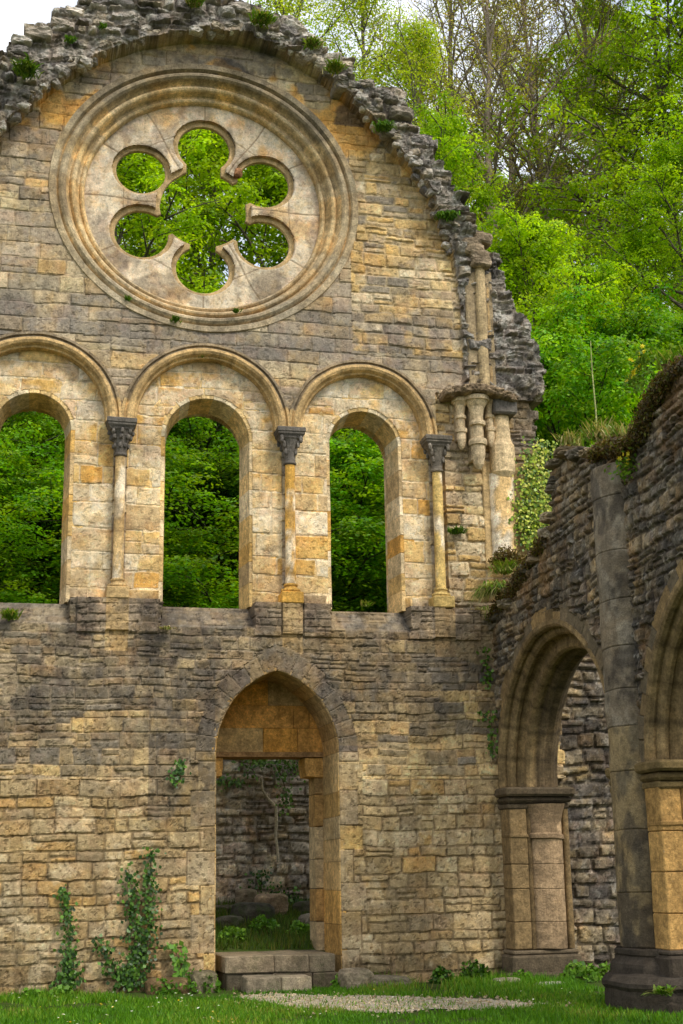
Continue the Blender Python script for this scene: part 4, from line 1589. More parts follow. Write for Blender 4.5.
def make_tree(seed, H, R, h0=.2, nprim=26, nsec=6, nspray=5, nleaf=14, leaf=.13, cols=None, el=(5, 65), shape=0, spray=.42, r0=.2, bark=(92, 84, 70), sag=.25, twig=False):
    rs = np.random.default_rng(seed)
    tb = MB()
    bc = lin(bark)
    n = 9
    t = np.linspace(0, 1, n)
    wx = np.cumsum(rs.normal(size=n)) * .02 * H * .4
    wy = np.cumsum(rs.normal(size=n)) * .02 * H * .4
    trunk = np.stack([wx * t, wy * t, -.6 + (H * .95 + .6) * t], 1)
    tube(tb, trunk, r0 * (1 - .93 * t) + .012, bc, 7)
    C = []
    G = []
    for i in range(nprim):
        f = (i + rs.uniform(0, 1)) / nprim
        hh = h0 + (0.97 - h0) * f
        p0 = np.array([np.interp(hh, t, trunk[:, q]) for q in range(3)])
        az = i * 2.39996 + rs.normal() * .35
        e0 = math.radians(el[0] + (el[1] - el[0]) * f + rs.normal() * 8)
        if shape == 0:
            Lr = R * (math.sin(PI * min(1, .18 + .80 * f)) ** .7) * rs.uniform(.75, 1.1)
        else:
            Lr = R * (1 - .72 * f) * rs.uniform(.75, 1.1)
        d = np.array([math.cos(az) * math.cos(e0), math.sin(az) * math.cos(e0), math.sin(e0)])
        s = np.linspace(0, 1, 6)
        br = p0 + d[None, :] * (Lr * s)[:, None]
        br[:, 2] -= sag * Lr * s ** 2 * (1 - f) * .6
        br += np.cumsum(rs.normal(size=(6, 3)), 0) * .03 * Lr * s[:, None]
        rb = r0 * (1 - hh) * .45 + .02
        tube(tb, br, rb * (1 - .85 * s) + .006, bc, 5)
        for j in range(nsec):
            g = .25 + .75 * (j + rs.uniform(0, 1)) / nsec
            q0 = np.array([np.interp(g, s, br[:, q]) for q in range(3)])
            a2 = az + (1 if j % 2 else -1) * rs.uniform(.5, 1.1)
            L2 = Lr * rs.uniform(.28, .48) * (1.15 - .5 * g)
            e2 = e0 * .6 + rs.normal() * .18
            d2 = np.array([math.cos(a2) * math.cos(e2), math.sin(a2) * math.cos(e2), math.sin(e2)])
            s2 = np.linspace(0, 1, 4)
            b2 = q0 + d2[None, :] * (L2 * s2)[:, None]
            b2[:, 2] -= sag * .5 * L2 * s2 ** 2
            tube(tb, b2, rb * .35 * (1 - .8 * s2) + .004, bc, 4 if not twig else 3)
            if twig:
                for q in range(4):
                    a3 = a2 + rs.normal() * .8
                    e3 = e2 + abs(rs.normal()) * .5
                    st = b2[rs.integers(1, 4)]
                    L3 = L2 * rs.uniform(.3, .7)
                    d3 = np.array([math.cos(a3) * math.cos(e3), math.sin(a3) * math.cos(e3), math.sin(e3)])
                    tube(tb, st + d3[None, :] * (L3 * s2)[:, None], .010 * (1 - .7 * s2) + .003, bc, 3)
            m = max(1, int(nspray))
            u = rs.uniform(.2, 1.1, m)
            cs = q0[None, :] + (b2[-1] - q0)[None, :] * u[:, None] + rs.normal(size=(m, 3)) * np.array([.12, .12, .08]) * L2
            C.append(cs)
            G.append(np.full(m, rs.uniform(.75, 1.2)))
    C = np.concatenate(C)
    G = np.concatenate(G) * rs.uniform(.85, 1.15, len(C))
    k = nleaf
    th = rs.uniform(0, 2 * PI, (len(C), k))
    sp_ = spray * rs.uniform(.7, 1.3, (len(C), 1))
    rr = sp_ * np.sqrt(rs.uniform(0, 1, (len(C), k)))
    q_ = rr / sp_
    off = np.stack([rr * np.cos(th), rr * np.sin(th), rs.normal(size=(len(C), k)) * .05 - .55 * sp_ * q_ ** 2], 2)
    LC = (C[:, None, :] + off).reshape(-1, 3)
    pc = palette(np.repeat(rs.uniform(0, 1, len(C)), k), cols) * np.repeat(G, k)[:, None]
    Nn = np.stack([np.cos(th) * q_ * .9, np.sin(th) * q_ * .9, np.full(th.shape, .8)], 2).reshape(-1, 3) + rs.normal(size=(len(LC), 3)) * .3
    Nn = unit(Nn)
    a_ = rs.normal(size=LC.shape)
    a_ = unit(a_ - Nn * (a_ * Nn).sum(1)[:, None])
    b_ = np.cross(Nn, a_)
    sz = leaf * rs.uniform(.65, 1.3, len(LC))
    V, Q = quads_from(LC, a_ * (sz * .5)[:, None], b_ * (sz * .3)[:, None])
    cc = np.repeat(pc * rs.uniform(.75, 1.25, len(LC))[:, None], 4, 0)
    crown = npmesh('crown', V, Q, cc)
    Vt = np.concatenate(tb.v)
    Ct = np.concatenate(tb.c)
    trunk_me = npmesh('trunk', Vt, np.concatenate(tb.q), Ct, True)
    return trunk_me, crown


LIME = [(146, 182, 16), (160, 194, 26), (130, 170, 14), (170, 196, 36), (116, 156, 16)]
GREEN = [(122, 160, 12), (136, 170, 16), (106, 146, 12), (148, 178, 20), (92, 132, 12)]
DEEP = [(100, 158, 20), (116, 170, 24), (90, 146, 16), (136, 180, 30), (78, 132, 16)]
OLIVE = [(160, 168, 62), (170, 160, 88), (148, 152, 58), (168, 182, 62), (156, 142, 84)]
YELL = [(166, 184, 40), (180, 196, 52), (150, 176, 34), (184, 190, 70)]

VAR = {
    'bright': make_tree(111, 16, 4.6, .14, 38, 7, 5, 40, .10, LIME + GREEN[1:2], (0, 70), spray=.42),
    'beech': make_tree(101, 16, 4.6, .16, 38, 7, 5, 40, .10, GREEN + LIME[:2], (0, 70), spray=.4),
    'lime': make_tree(102, 11, 4.0, .08, 36, 7, 6, 40, .095, LIME, (5, 70), spray=.34),
    'sparse': make_tree(103, 21, 4.2, .22, 40, 8, 3, 16, .085, OLIVE, (25, 78), r0=.2, spray=.4, bark=(140, 126, 108), sag=.1, twig=True),
    'deep': make_tree(104, 9, 4.2, .04, 54, 8, 6, 42, .10, DEEP + GREEN[:2], (-14, 65), r0=.06, spray=.4, bark=(60, 62, 40)),
    'young': make_tree(105, 18, 3.6, .3, 32, 6, 4, 34, .085, YELL + LIME[:1], (20, 75), r0=.16, spray=.5, bark=(104, 98, 84)),
}
USED = {k: False for k in VAR}


def tree(kind, px, py_top, y, label, group, h=None, rot=0, sxy=1.0, mat=None, name='beech_tree'):
    """tree whose top is seen at (px, py_top) and stands at depth y"""
    X_, Zt = onY(px, py_top, y)
    zb = float(terr(np.array([X_]), np.array([y]))[0]) - .1
    H0 = {'bright': 16, 'beech': 16, 'lime': 11, 'sparse': 21, 'deep': 9, 'young': 18}[kind]
    H = h if h else max(3.0, Zt - zb)
    s = H / H0
    root = thing(name, label, 'tree', (X_, y, zb), group)
    tm, cm = VAR[kind]
    for me_, mt in ((tm, M_BARK), (cm, mat or M_LEAF)):
        o = bpy.data.objects.new(me_.name.split('.')[0], me_)
        COL.objects.link(o)
        o.parent = root
        if not me_.materials:
            me_.materials.append(mt)
    root.scale = (s * sxy, s * sxy, s)
    root.rotation_euler = (0, 0, rot)
    return root

# ================================================================== TREES on the wooded slope behind the ruin
GW = 'trees on the wooded slope behind the ruin'
W_ = [
    # kind, px, top py, depth, label
    ('deep', -110, 330, 15, 'low dark green tree outside the left edge behind the first arched window', 1.1),
    ('deep', 5, 335, 15.5, 'low dark green tree filling the left arched window', 1.0),
    ('deep', 92, 325, 17, 'low dark green tree standing behind the pier between left and middle windows', 1.0),
    ('deep', 196, 330, 15, 'low dark green tree filling the middle arched window', 1.0),
    ('deep', 282, 320, 17.5, 'low dark green tree standing behind the pier between middle and right windows', 1.0),
    ('deep', 358, 335, 15, 'low dark green tree filling the right arched window', 1.0),
    ('deep', 445, 330, 17, 'low dark green tree behind the corbel cluster of the gable', 1.0),
    ('deep', -50, 455, 10.5, 'rounded green shrub tree low behind the far left window jamb', 1.5),
    ('deep', 40, 470, 10.0, 'rounded green shrub tree at the bottom of the left arched window', 1.5),
    ('deep', 150, 450, 11.0, 'rounded green shrub tree low behind the left jamb of the middle window', 1.5),
    ('deep', 228, 465, 10.0, 'rounded green shrub tree at the bottom of the middle arched window', 1.5),
    ('deep', 325, 450, 10.5, 'rounded green shrub tree low behind the left jamb of the right window', 1.5),
    ('deep', 392, 470, 11.0, 'rounded green shrub tree at the bottom of the right arched window', 1.5),
    ('deep', 48, 385, 19, 'green tree higher on the slope at the right of the left window', 1.2),
    ('deep', 168, 380, 19.5, 'green tree higher on the slope at the left of the middle window', 1.2),
    ('deep', 232, 380, 18.5, 'green tree higher on the slope at the right of the middle window', 1.2),
    ('deep', 318, 385, 19, 'green tree higher on the slope at the left of the right window', 1.2),
    ('deep', 395, 380, 19.5, 'green tree higher on the slope at the right of the right window', 1.2),
    ('beech', -60, 240, 19, 'leafy green tree farther left behind the first arched window', 1.0),
    ('beech', 50, 235, 20, 'leafy green tree up the slope behind the left arched window', 1.0),
    ('lime', 130, 130, 21, 'bright green tree seen through the left lobes of the rose window', 1.0),
    ('lime', 210, 120, 24, 'bright green tree seen through the bottom lobe of the rose window', 1.0),
    ('lime', 285, 120, 22, 'bright green tree seen through the right lobes of the rose window', 1.0),
    ('beech', 350, 210, 19, 'leafy green tree up the slope behind the right arched window', 1.0),
    ('young', 175, 70, 31, 'slim yellow green tree seen through the top lobe of the rose window', 1.0),
    ('young', 250, 60, 34, 'slim yellow green tree behind the right half of the rose window', 1.0),
    ('beech', -30, 140, 30, 'tall leafy tree hidden low behind the left shoulder of the gable', 1.0),
    ('beech', 80, 100, 33, 'tall leafy tree behind the upper left of the rose window', 1.0),
    ('young', 305, -70, 32, 'tall yellow green tree rising just right of the gable top', 1.0),
    ('young', 352, -50, 35, 'tall yellow green tree between the gable top and the bare branched trees', 1.0),
    ('young', 398, -10, 30, 'yellow green tree leaning over the right shoulder of the gable', .9),
    ('sparse', 436, -90, 36, 'tall olive brown tree with thin bare branches nearest the gable', 1.0),
    ('sparse', 482, -110, 33, 'tall olive brown tree with thin bare branches, second from the gable', 1.0),
    ('sparse', 528, -90, 38, 'tall olive brown tree with thin bare branches, third from the gable', 1.0),
    ('sparse', 572, -100, 34, 'tall olive brown tree with thin bare branches beside the green right hand trees', 1.0),
    ('bright', 455, 110, 40, 'green tree half hidden behind the bare branched trees', .9),
    ('lime', 425, 118, 27, 'small bright green tree spreading from behind the gable shoulder', .8),
    ('bright', 600, 10, 44, 'tall green tree behind the last bare branched tree', 1.0),
    ('bright', 640, -130, 30, 'very tall bright green tree filling the upper right corner', .85),
    ('bright', 715, -120, 27, 'very tall bright green tree at the right edge of the wood', .9),
    ('bright', 790, -100, 29, 'very tall green tree beyond the right edge of the view', 1.0),
    ('bright', 668, 120, 20, 'broad green tree low on the right above the side wall', 1.0),
    ('lime', 535, 208, 17, 'bushy lime green tree beside the stepped edge of the gable', .9),
    ('lime', 585, 268, 16, 'bushy lime green tree above the broken end of the side wall', .9),
    ('lime', 480, 250, 19, 'bushy lime green tree half hidden behind the stepped gable edge', .9),
    ('bright', 628, 215, 22, 'green tree between the lime bushes and the tall right hand trees', 1.0),
    ('deep', 560, 330, 10.5, 'low dark green tree just behind the gable\'s broken edge', .9),
    ('deep', 622, 325, 15, 'low dark green tree above the top of the buttress shaft', 1.0),
    ('deep', 690, 315, 12.5, 'low dark green tree behind the highest part of the side wall', 1.0),
    ('lime', 770, 240, 15, 'bushy lime green tree beyond the right edge of the side wall', 1.0),
    ('sparse', 410, 20, 48, 'distant olive tree with fine twigs showing above the gable shoulder', 1.2),
    ('sparse', 510, 0, 47, 'distant olive tree with fine twigs between the bare branched trees', 1.2),
    ('sparse', 604, -10, 50, 'distant olive tree with fine twigs behind the tall right hand trees', 1.2),
    ('beech', 500, 165, 52, 'distant green tree deep behind the bare branches', 1.0),
    ('beech', 560, 150, 55, 'distant green tree deep in the wood to the right of the bare branches', 1.0),
    ('beech', 400, 150, 50, 'distant green tree deep in the wood close to the gable', 1.0),
]
for i, (kd, px, pt, dep, lab, sx) in enumerate(W_):
    tree(kd, px, pt, dep, lab, GW, rot=i * 1.7, sxy=sx, mat=M_LEAFD if kd == 'deep' else M_LEAF,
         name={'bright': 'beech_tree', 'deep': 'low_tree', 'beech': 'beech_tree', 'lime': 'lime_tree', 'young': 'young_tree', 'sparse': 'bare_tree'}[kd])

# undergrowth on the slope
rs2 = np.random.default_rng(77)
n_ = 14000
ux = rs2.uniform(-16, 42, n_)
uy = 5.6 + 42 * rs2.uniform(0, 1, n_) ** 1.3
uh = rs2.uniform(.1, 1.5, n_) * (.5 + fbm(ux, uy, .35, 601, 3))
uz = terr(ux, uy) + uh
cen = np.stack([ux, uy, uz], 1)
k = 9
off = rs2.normal(size=(n_, k, 3)) * np.array([.35, .35, .16])
lc = (cen[:, None, :] + off).reshape(-1, 3)
V, Q, cc = leaves(lc, .2, rs2, palette(np.repeat(rs2.uniform(0, 1, n_), k), DEEP + GREEN), .5, .35)
o = link('undergrowth', npmesh('undergrowth', V, Q, cc), M_LEAFD)
tag(o, 'low leafy undergrowth covering the wooded slope behind the ruin', 'undergrowth', kind='stuff')

# ================================================================== LAWN
n_ = 90000
gx_ = rs2.uniform(-2.2, 7.4, n_)
gy_ = rs2.uniform(-6.9, -.1, n_)
pm = inpoly(gx_ + .5 * (fbm(gx_, gy_, 2.2, 511, 4) - .5), gy_ + .7 * (fbm(gx_, gy_, 2.2, 512, 4) - .5), PATHP)
bare = fbm(gx_, gy_, 1.1, 515, 4)
ok = (~pm | (rs2.uniform(0, 1, n_) < .10)) & ~((gx_ > 2.85) & (gx_ < 4.5) & (gy_ > -.6)) & (rs2.uniform(0, 1, n_) < sst(.28, .5, bare))
gx_, gy_ = gx_[ok], gy_[ok]
n_ = len(gx_)
wallh = sst(-.9, -.15, gy_)
hgt = rs2.uniform(.03, .075, n_) * (.7 + .8 * fbm(gx_, gy_, .9, 516, 3)) + wallh * rs2.uniform(0, .14, n_) * fbm(gx_, gy_, 1.7, 517, 3)
hgt += sst(4.2, 5.2, gx_) * sst(-2.6, -1.0, gy_) * rs2.uniform(0, .1, n_)
th = rs2.uniform(0, 2 * PI, n_)
ln = rs2.normal(size=(n_, 2)) * .35 * hgt[:, None]
wd = rs2.uniform(.006, .013, n_)
B0 = np.stack([gx_, gy_, terr(gx_, gy_) - .005], 1)
D_ = np.stack([np.cos(th) * wd, np.sin(th) * wd, 0 * th], 1)
Tt = B0 + np.stack([ln[:, 0], ln[:, 1], hgt], 1)
V = np.stack([B0 - D_, B0 + D_, Tt], 1).reshape(-1, 3)
cg = palette(np.clip(fbm(gx_, gy_, .8, 518, 4) * .8 + rs2.uniform(-.2, .3, n_), 0, .999), [(66, 110, 14), (82, 130, 16), (74, 120, 14), (98, 142, 22), (120, 146, 40), (140, 136, 60)])
cg = cg * rs2.uniform(.7, 1.3, n_)[:, None]
me = npmesh('lawn_grass', V, np.arange(n_ * 3).reshape(n_, 3), np.repeat(cg, 3, 0))
o = link('lawn_grass', me, M_PLANT)
tag(o, 'short green grass of the lawn at the foot of the ruin', 'grass', kind='stuff')
# daisies scattered in the lawn
n_ = 150
dx_ = np.concatenate([rs2.uniform(-2, 2.4, 130), rs2.uniform(2.4, 7, 20)])
dy_ = rs2.uniform(-5.5, -.4, n_)
dc = np.stack([dx_, dy_, terr(dx_, dy_) + rs2.uniform(.05, .09, n_)], 1)
V, Q, cc = leaves(np.repeat(dc, 2, 0) + rs2.normal(size=(n_ * 2, 3)) * .004, .028, rs2, [(236, 236, 226), (236, 236, 226), (236, 236, 226), (230, 200, 40)], .8, .05, asp=1.0)
o = link('daisies', npmesh('daisies', V, Q, cc), M_PLANT)
tag(o, 'tiny white daisies dotted over the lawn', 'flowers', kind='stuff')

# ================================================================== STEPS AND STONES
steps = thing('door_steps', 'worn grey stone steps of two levels under the pointed doorway', 'steps', (3.65, -.4, 0))
sc_ = lin((150, 136, 112))


def stepstone(name, blocks, zt):
    m = MB()
    for (x0, x1, y0, y1, z0, z1, c) in blocks:
        V0 = m.n
        boxm(m, x0, x1, y0, y1, z0, z1, lin(c) * random.uniform(.8, 1.05), .014)
    return m.build(name, M_MOSSY2, steps, False, .022, 2.6)


M_MOSSY2 = stone_mat('worn_step_stone', .6, .3, .5, moss=.3)
stepstone('upper_step', [(2.92, 3.58, -.36, .9, .2, .43, (158, 140, 112)), (3.585, 4.05, -.35, .9, .2, .425, (150, 134, 108)), (4.055, 4.42, -.33, .9, .19, .42, (136, 122, 98)),
                         (2.94, 3.55, -.33, .4, -.1, .197, (104, 94, 76)), (3.56, 4.1, -.335, .4, -.1, .197, (116, 102, 82)), (4.11, 4.46, -.34, .4, -.1, .188, (112, 98, 78))], 0)
stepstone('lower_step', [(3.12, 3.57, -.88, -.43, -.1, .185, (150, 136, 112)), (3.58, 3.98, -.87, -.42, -.1, .18, (164, 148, 122))], 0)


def stone(name, label, c, s, col, seed, rz=0, tilt=0, mat=None, group=None):
    m = MB()
    boulder(m, (0, 0, 0), s, lin(col), seed, 5, .12, rz, tilt)
    o = m.build(name, mat or M_MOSSY2, None, False)
    o.location = c
    tag(o, label, 'stone', group)
    return o


stone('fallen_block', 'squarish fallen block just right of the door steps', (4.62, -.62, .1), (.42, .4, .3), (140, 126, 102), 3, .2)
stone('fallen_block', 'low flat fallen block right of the squarish one by the door', (5.06, -.68, .05), (.56, .36, .2), (128, 116, 94), 5, -.15, .06)
stone('fallen_block', 'small stone at the foot of the left pier of the first arch', (6.55, -1.1, .03), (.36, .24, .14), (150, 138, 116), 8, .3)
stone('fallen_block', 'pale flat stone in the grass before the first arch', (7.0, -1.5, .02), (.4, .24, .08), (190, 182, 160), 9, .1)
stone('earth_mound', 'brown earthy stump of stone at the wall foot left of the doorway', (2.2, -.35, .06), (.62, .4, .26), (112, 90, 60), 12, .1)
stone('fallen_block', 'mossy block at the wall foot against the left door jamb', (2.62, -.42, .1), (.34, .36, .34), (110, 100, 76), 14, .2)
# inside the doorway
stone('squared_stone', 'squared brown stone resting on the grassy bank inside the doorway', (4.26, 3.5, 1.0), (.52, .4, .34), (132, 112, 86), 15, .05)
stone('mossy_boulder', 'dark mossy boulder under the squared stone inside the doorway', (3.9, 3.2, .74), (.62, .6, .62), (70, 66, 52), 16, .4, 0, M_MOSSY)
stone('mossy_boulder', 'rounded mossy rock right of the squared stone inside the doorway', (4.95, 3.7, .84), (.5, .6, .4), (74, 70, 54), 17, .2, 0, M_MOSSY)
stone('stone_ledge', 'dark flat ledge stone at the left inside the doorway', (3.55, 4.0, .92), (.85, .5, .16), (84, 74, 58), 18, .0)


stone('squared_stone', 'low grey block on the bank by the right jamb inside the doorway', (4.75, 2.6, .72), (.4, .36, .3), (128, 118, 100), 21, .25)
stone('mossy_boulder', 'small mossy rock left of the big dark boulder inside the doorway', (3.45, 2.7, .7), (.4, .4, .32), (84, 78, 60), 22, .5, 0, M_MOSSY)
stone('squared_stone', 'small brown block under the far wall inside the doorway, left of the ivy', (3.95, 4.1, 1.12), (.36, .3, .26), (120, 106, 84), 23, -.2)


# ================================================================== PLANTS
def part_mesh(name, V, Q, cc, mat, root):
    o = bpy.data.objects.new(name, npmesh(name, V, Q, cc))
    o.data.materials.append(mat)
    COL.objects.link(o)
    o.parent = root
    return o


def tuft(name, label, loc, n, h, cols, out=(0, -1, 0), spread=.5, droop=.5, w=.012, group=None, cat='plant', seedheads=0):
    """grassy tuft of curved blades"""
    rs = np.random.default_rng(abs(hash(label)) % 99991 if False else sum(map(ord, label)))
    az = rs.uniform(0, 2 * PI, n)
    L = h * rs.uniform(.5, 1.15, n)
    d = np.stack([np.cos(az) * spread, np.sin(az) * spread, np.ones(n)], 1) * rs.uniform(.4, 1.1, (n, 1)) + np.asarray(out) * rs.uniform(.0, .8, (n, 1))
    d = unit(d)
    p0 = rs.normal(size=(n, 3)) * np.array([.5, .5, .12]) * h * .45
    pts = []
    for t in (0, .4, .75, 1.0):
        p = p0 + d * (L * t)[:, None]
        p[:, 2] -= droop * L * t * t
        pts.append(p)
    sd = unit(np.stack([d[:, 1], -d[:, 0], 0 * az], 1)) * (w * rs.uniform(.6, 1.2, n))[:, None]
    ws = (1, .9, .55, .08)
    V = np.stack([q for p, k in zip(pts, ws) for q in (p - sd * k, p + sd * k)], 1)
    base = np.arange(n)[:, None] * 8
    Q = np.concatenate([base + np.array([[2 * i, 2 * i + 1, 2 * i + 3, 2 * i + 2]]) for i in range(3)])
    cc = palette(rs.uniform(0, 1, n), cols) * rs.uniform(.7, 1.25, n)[:, None]
    me = npmesh(name, V.reshape(-1, 3), Q, np.repeat(cc, 8, 0))
    o = bpy.data.objects.new(name, me)
    me.materials.append(M_PLANT)
    COL.objects.link(o)
    o.location = loc
    return tag(o, label, cat, group)


def bush(name, label, loc, r, n, leaf, cols, group=None, flat=(1, 1, 1), stems=6, cat='plant', mat=None):
    rs = np.random.default_rng(sum(map(ord, label)))
    root = thing(name, label, cat, loc, group)
    d = unit(rs.normal(size=(n, 3)))
    d[:, 2] = np.abs(d[:, 2])
    rad = r * rs.uniform(.35, 1.0, n) ** .6 * (.75 + .5 * vn(d[:, 0] * 3 + 9, d[:, 2] * 3 + d[:, 1] * 2, 3))
    C = d * rad[:, None] * np.asarray(flat)
    V, Q, cc = leaves(C, leaf, rs, cols, .35, .35, .3, .7)
    part_mesh('leaves', V, Q, cc, mat or M_PLANT, root)
    m = MB()
    for k in range(stems):
        e = d[k] * r * .8 * np.asarray(flat)
        tube(m, np.stack([e * t for t in (-.1, .3, .65, 1)]), [.008, .007, .005, .003], lin((92, 80, 54)), 4)
    part_mesh('stem', np.concatenate(m.v), np.concatenate(m.q), np.concatenate(m.c), M_BARK, root)
    return root


GRS = [(92, 132, 26), (112, 146, 40), (80, 116, 24), (132, 150, 60), (150, 146, 84)]
DRY = [(190, 176, 124), (170, 154, 100), (140, 140, 76), (116, 136, 50), (196, 184, 136)]
FERN = [(70, 112, 26), (86, 128, 30), (58, 96, 22), (104, 138, 36)]
GT = 'grass tufts growing on the ruined walls'
for (px, py, y, n, h, lab, cols, dr_) in [
        (26, 72, -.62, 200, .36, 'green fern tuft on the left shoulder of the broken vault', FERN + [(130, 150, 50)], .7),
        (70, 42, -.5, 60, .14, 'small green sprig on the broken vault right of the fern', FERN, .4),
        (103, 28, -.5, 40, .12, 'tiny sprig on the vault edge against the cloud', FERN, .3),
        (195, 5, -.5, 160, .24, 'brownish grass tuft on the top of the gable over the rose', GRS + DRY[:2], .6),
        (262, 22, -.55, 220, .30, 'long green grass tuft right of the gable top', GRS, .6),
        (312, 46, -.55, 160, .24, 'green grass tuft on the sloping vault edge, below the long one', GRS, .6),
        (335, 70, -.55, 160, .26, 'round green tuft on the vault edge above the drooping one', GRS, .6),
        (383, 128, -.5, 260, .26, 'bushy drooping green tuft on the right of the vault', FERN + GRS[:2], .9),
        (446, 218, -.28, 260, .28, 'dark green fern tuft above the vault shaft', FERN, .9),
        (175, 321, -.1, 50, .14, 'small green sprig under the rose window', FERN, .4),
        (236, 312, -.1, 40, .1, 'tiny sprig at the lower rim of the rose window', FERN, .4),
        (128, 300, -.05, 30, .1, 'tiny sprig at the lower left rim of the rose window', FERN, .4),
        (457, 533, -.02, 180, .2, 'green tuft with white roots in the wall right of the last column', FERN, .5),
        (10, 618, -.2, 200, .2, 'green tuft on the sill below the left arched window', GRS, .3),
        (201, 358, .0, 60, .1, 'small mossy sprig under the middle hood mould', GRS, .5),
        (166, 629, -.22, 60, .14, 'thin dry tuft on the sill under the middle arched window', DRY, .8),
        (366, 606, .1, 60, .14, 'thin green tuft on the sill of the right arched window', GRS, .3)]:
    a, b = onY(px, py, y)
    tuft('grass_tuft', lab, (a, y, b), n, h, cols, (0, -1, 0), .6, dr_, .012, GT)
# grass on the arcade top and in the corner
for (px, py, dx, n, h, lab, cols, dr_) in [
        (497, 590, -.1, 420, .46, 'long hanging dry grass in the corner of gable and side wall', GRS + DRY, 1.1),
        (505, 572, .1, 260, .30, 'fresh green grass in the corner below the half column', GRS, .4),
        (485, 612, -.05, 200, .34, 'withered hanging grass left of the side wall top', DRY, 1.4),
        (570, 446, .3, 160, .30, 'dry grass clump on the side wall top left of the shaft', GRS + DRY, .3),
        (600, 438, .3, 200, .36, 'tall dry and green grass over the top of the shaft', DRY + GRS, .25),
        (622, 438, .3, 150, .32, 'grass clump right of the shaft top beneath the yellow flowers', GRS + DRY, .3),
        (672, 366, .3, 160, .3, 'grass on the highest part of the side wall', GRS, .3)]:
    a, b = onX(px, py, XR + dx)
    tuft('grass_tuft', lab, (XR + dx, a, b), n, h, cols, (-1, 0, 0) if dr_ > 1 else (0, 0, 0), .55, dr_, .011, GT)

# brown moss rolls draped over the broken top of the side wall
BRN = [(104, 84, 46), (88, 70, 38), (118, 98, 52), (82, 80, 32), (108, 110, 40), (74, 58, 34)]


def moss(label, pts, xx, r, n):
    rs = np.random.default_rng(sum(map(ord, label)))
    P_ = np.array([onX(a, b, xx) for a, b in pts])
    s = np.concatenate([[0], np.cumsum(np.linalg.norm(np.diff(P_, axis=0), axis=1))])
    u = rs.uniform(0, s[-1], n)
    yy = np.interp(u, s, P_[:, 0])
    z_ = np.interp(u, s, P_[:, 1])
    d = unit(rs.normal(size=(n, 3)))
    R_ = r * (.55 + .9 * fbm(u, u * 0, 2.2, 5, 3)) * rs.uniform(.3, 1, n) ** .5
    C = np.stack([xx + d[:, 0] * R_ * 1.1, yy + d[:, 1] * R_, z_ + d[:, 2] * R_], 1)
    V, Q, cc = leaves(C, .055, rs, BRN, .1, .35, 1.2, .4)
    c0 = C.mean(0)
    o = bpy.data.objects.new('moss_cushion', npmesh('moss_cushion', V - c0, Q, cc))
    o.data.materials.append(M_PLANT)
    COL.objects.link(o)
    o.location = c0
    return tag(o, label, 'moss', 'moss cushions on the side wall')


moss('brown moss along the sloping broken end of the side wall', [(492, 620), (502, 604), (514, 588), (530, 562), (545, 540)], XR - .02, .11, 4200)
moss('brown moss roll capping the round shaft', [(592, 456), (600, 450), (612, 447), (626, 446)], XR - .08, .10, 2200)
moss('dark brown moss tumbling down the step right of the shaft', [(626, 452), (634, 444), (642, 432), (650, 414), (655, 400), (664, 386), (674, 375), (684, 364)], XR - .02, .13, 5600)
moss('moss pad on the stub left of the shaft', [(556, 466), (562, 456), (572, 452)], XR + .05, .09, 900)
a, b = onY(503, 556, -.1)
bush('dry_shrub', 'brown withered shrub sitting at the foot of the half column', (a, -.25, b - .16), .26, 900, .05, [(112, 92, 50), (92, 80, 44), (120, 112, 56)], None, (1, .8, 1))

# yellow flowering plants on the side wall
for (px, py, lab) in [(626, 462, 'yellow flowered plant in the hollow beside the shaft top'), (637, 376, 'yellow flowers on the lower edge of the high wall top'), (642, 358, 'yellow flowers on the upper edge of the high wall top')]:
    a, b = onX(px, py, XR - .08)
    rt = thing('yellow_flower', lab, 'flower', (XR - .08, a, b), 'yellow flowers on the side wall')
    rs = np.random.default_rng(px)
    nn = 170
    C = rs.normal(size=(nn, 3)) * np.array([.05, .1, .07])
    V, Q, cc = leaves(C + np.array([0, 0, -.05]), .06, rs, [(110, 140, 36), (84, 118, 28)], .3, .3)
    part_mesh('leaves', V, Q, cc, M_PLANT, rt)
    for k in range(9):
        ct = rs.normal(size=3) * np.array([.04, .09, .05]) + np.array([-.05, 0, .03])
        e1 = unit(rs.normal(size=(1, 3)))[0]
        e2 = unit(np.cross(e1, rs.normal(size=(1, 3))))[0]
        V = [ct + e1 * .012]
        for q in range(12):
            t = 2 * PI * q / 12
            V.append(ct + (.034 if q % 2 else .018) * (math.cos(t) * e2 + math.sin(t) * np.cross(e1, e2)))
        T = np.array([(0, 1 + q, 1 + (q + 1) % 12) for q in range(12)])
        o = part_mesh('blossom', np.array(V), T, np.tile(lin((226, 212, 56)), (13, 1)), M_PLANT, rt)

# thin dead stalk over the shaft
a, b = onX(598, 445, XR + .35)
_, b2 = onX(597, 335, XR + .35)
m = MB()
tube(m, np.array([(0, 0, 0), (.01, .02, (b2 - b) * .35), (-.01, .01, (b2 - b) * .7), (0, .02, b2 - b)]), [.012, .011, .009, .005], lin((168, 172, 110)), 5)
o = bpy.data.objects.new('dead_stalk', npmesh('dead_stalk', np.concatenate(m.v), np.concatenate(m.q), np.concatenate(m.c)))
o.data.materials.append(M_BARK)
COL.objects.link(o)
o.location = (XR + .35, a, b)
tag(o, 'thin pale stalk standing upright over the shaft top', 'stalk')

IVYG = [(56, 92, 26), (70, 108, 30), (44, 76, 22), (86, 122, 40), (38, 64, 20)]
IVYY = [(150, 166, 48), (176, 184, 70), (124, 148, 42), (96, 124, 36), (70, 98, 30), (190, 190, 90)]


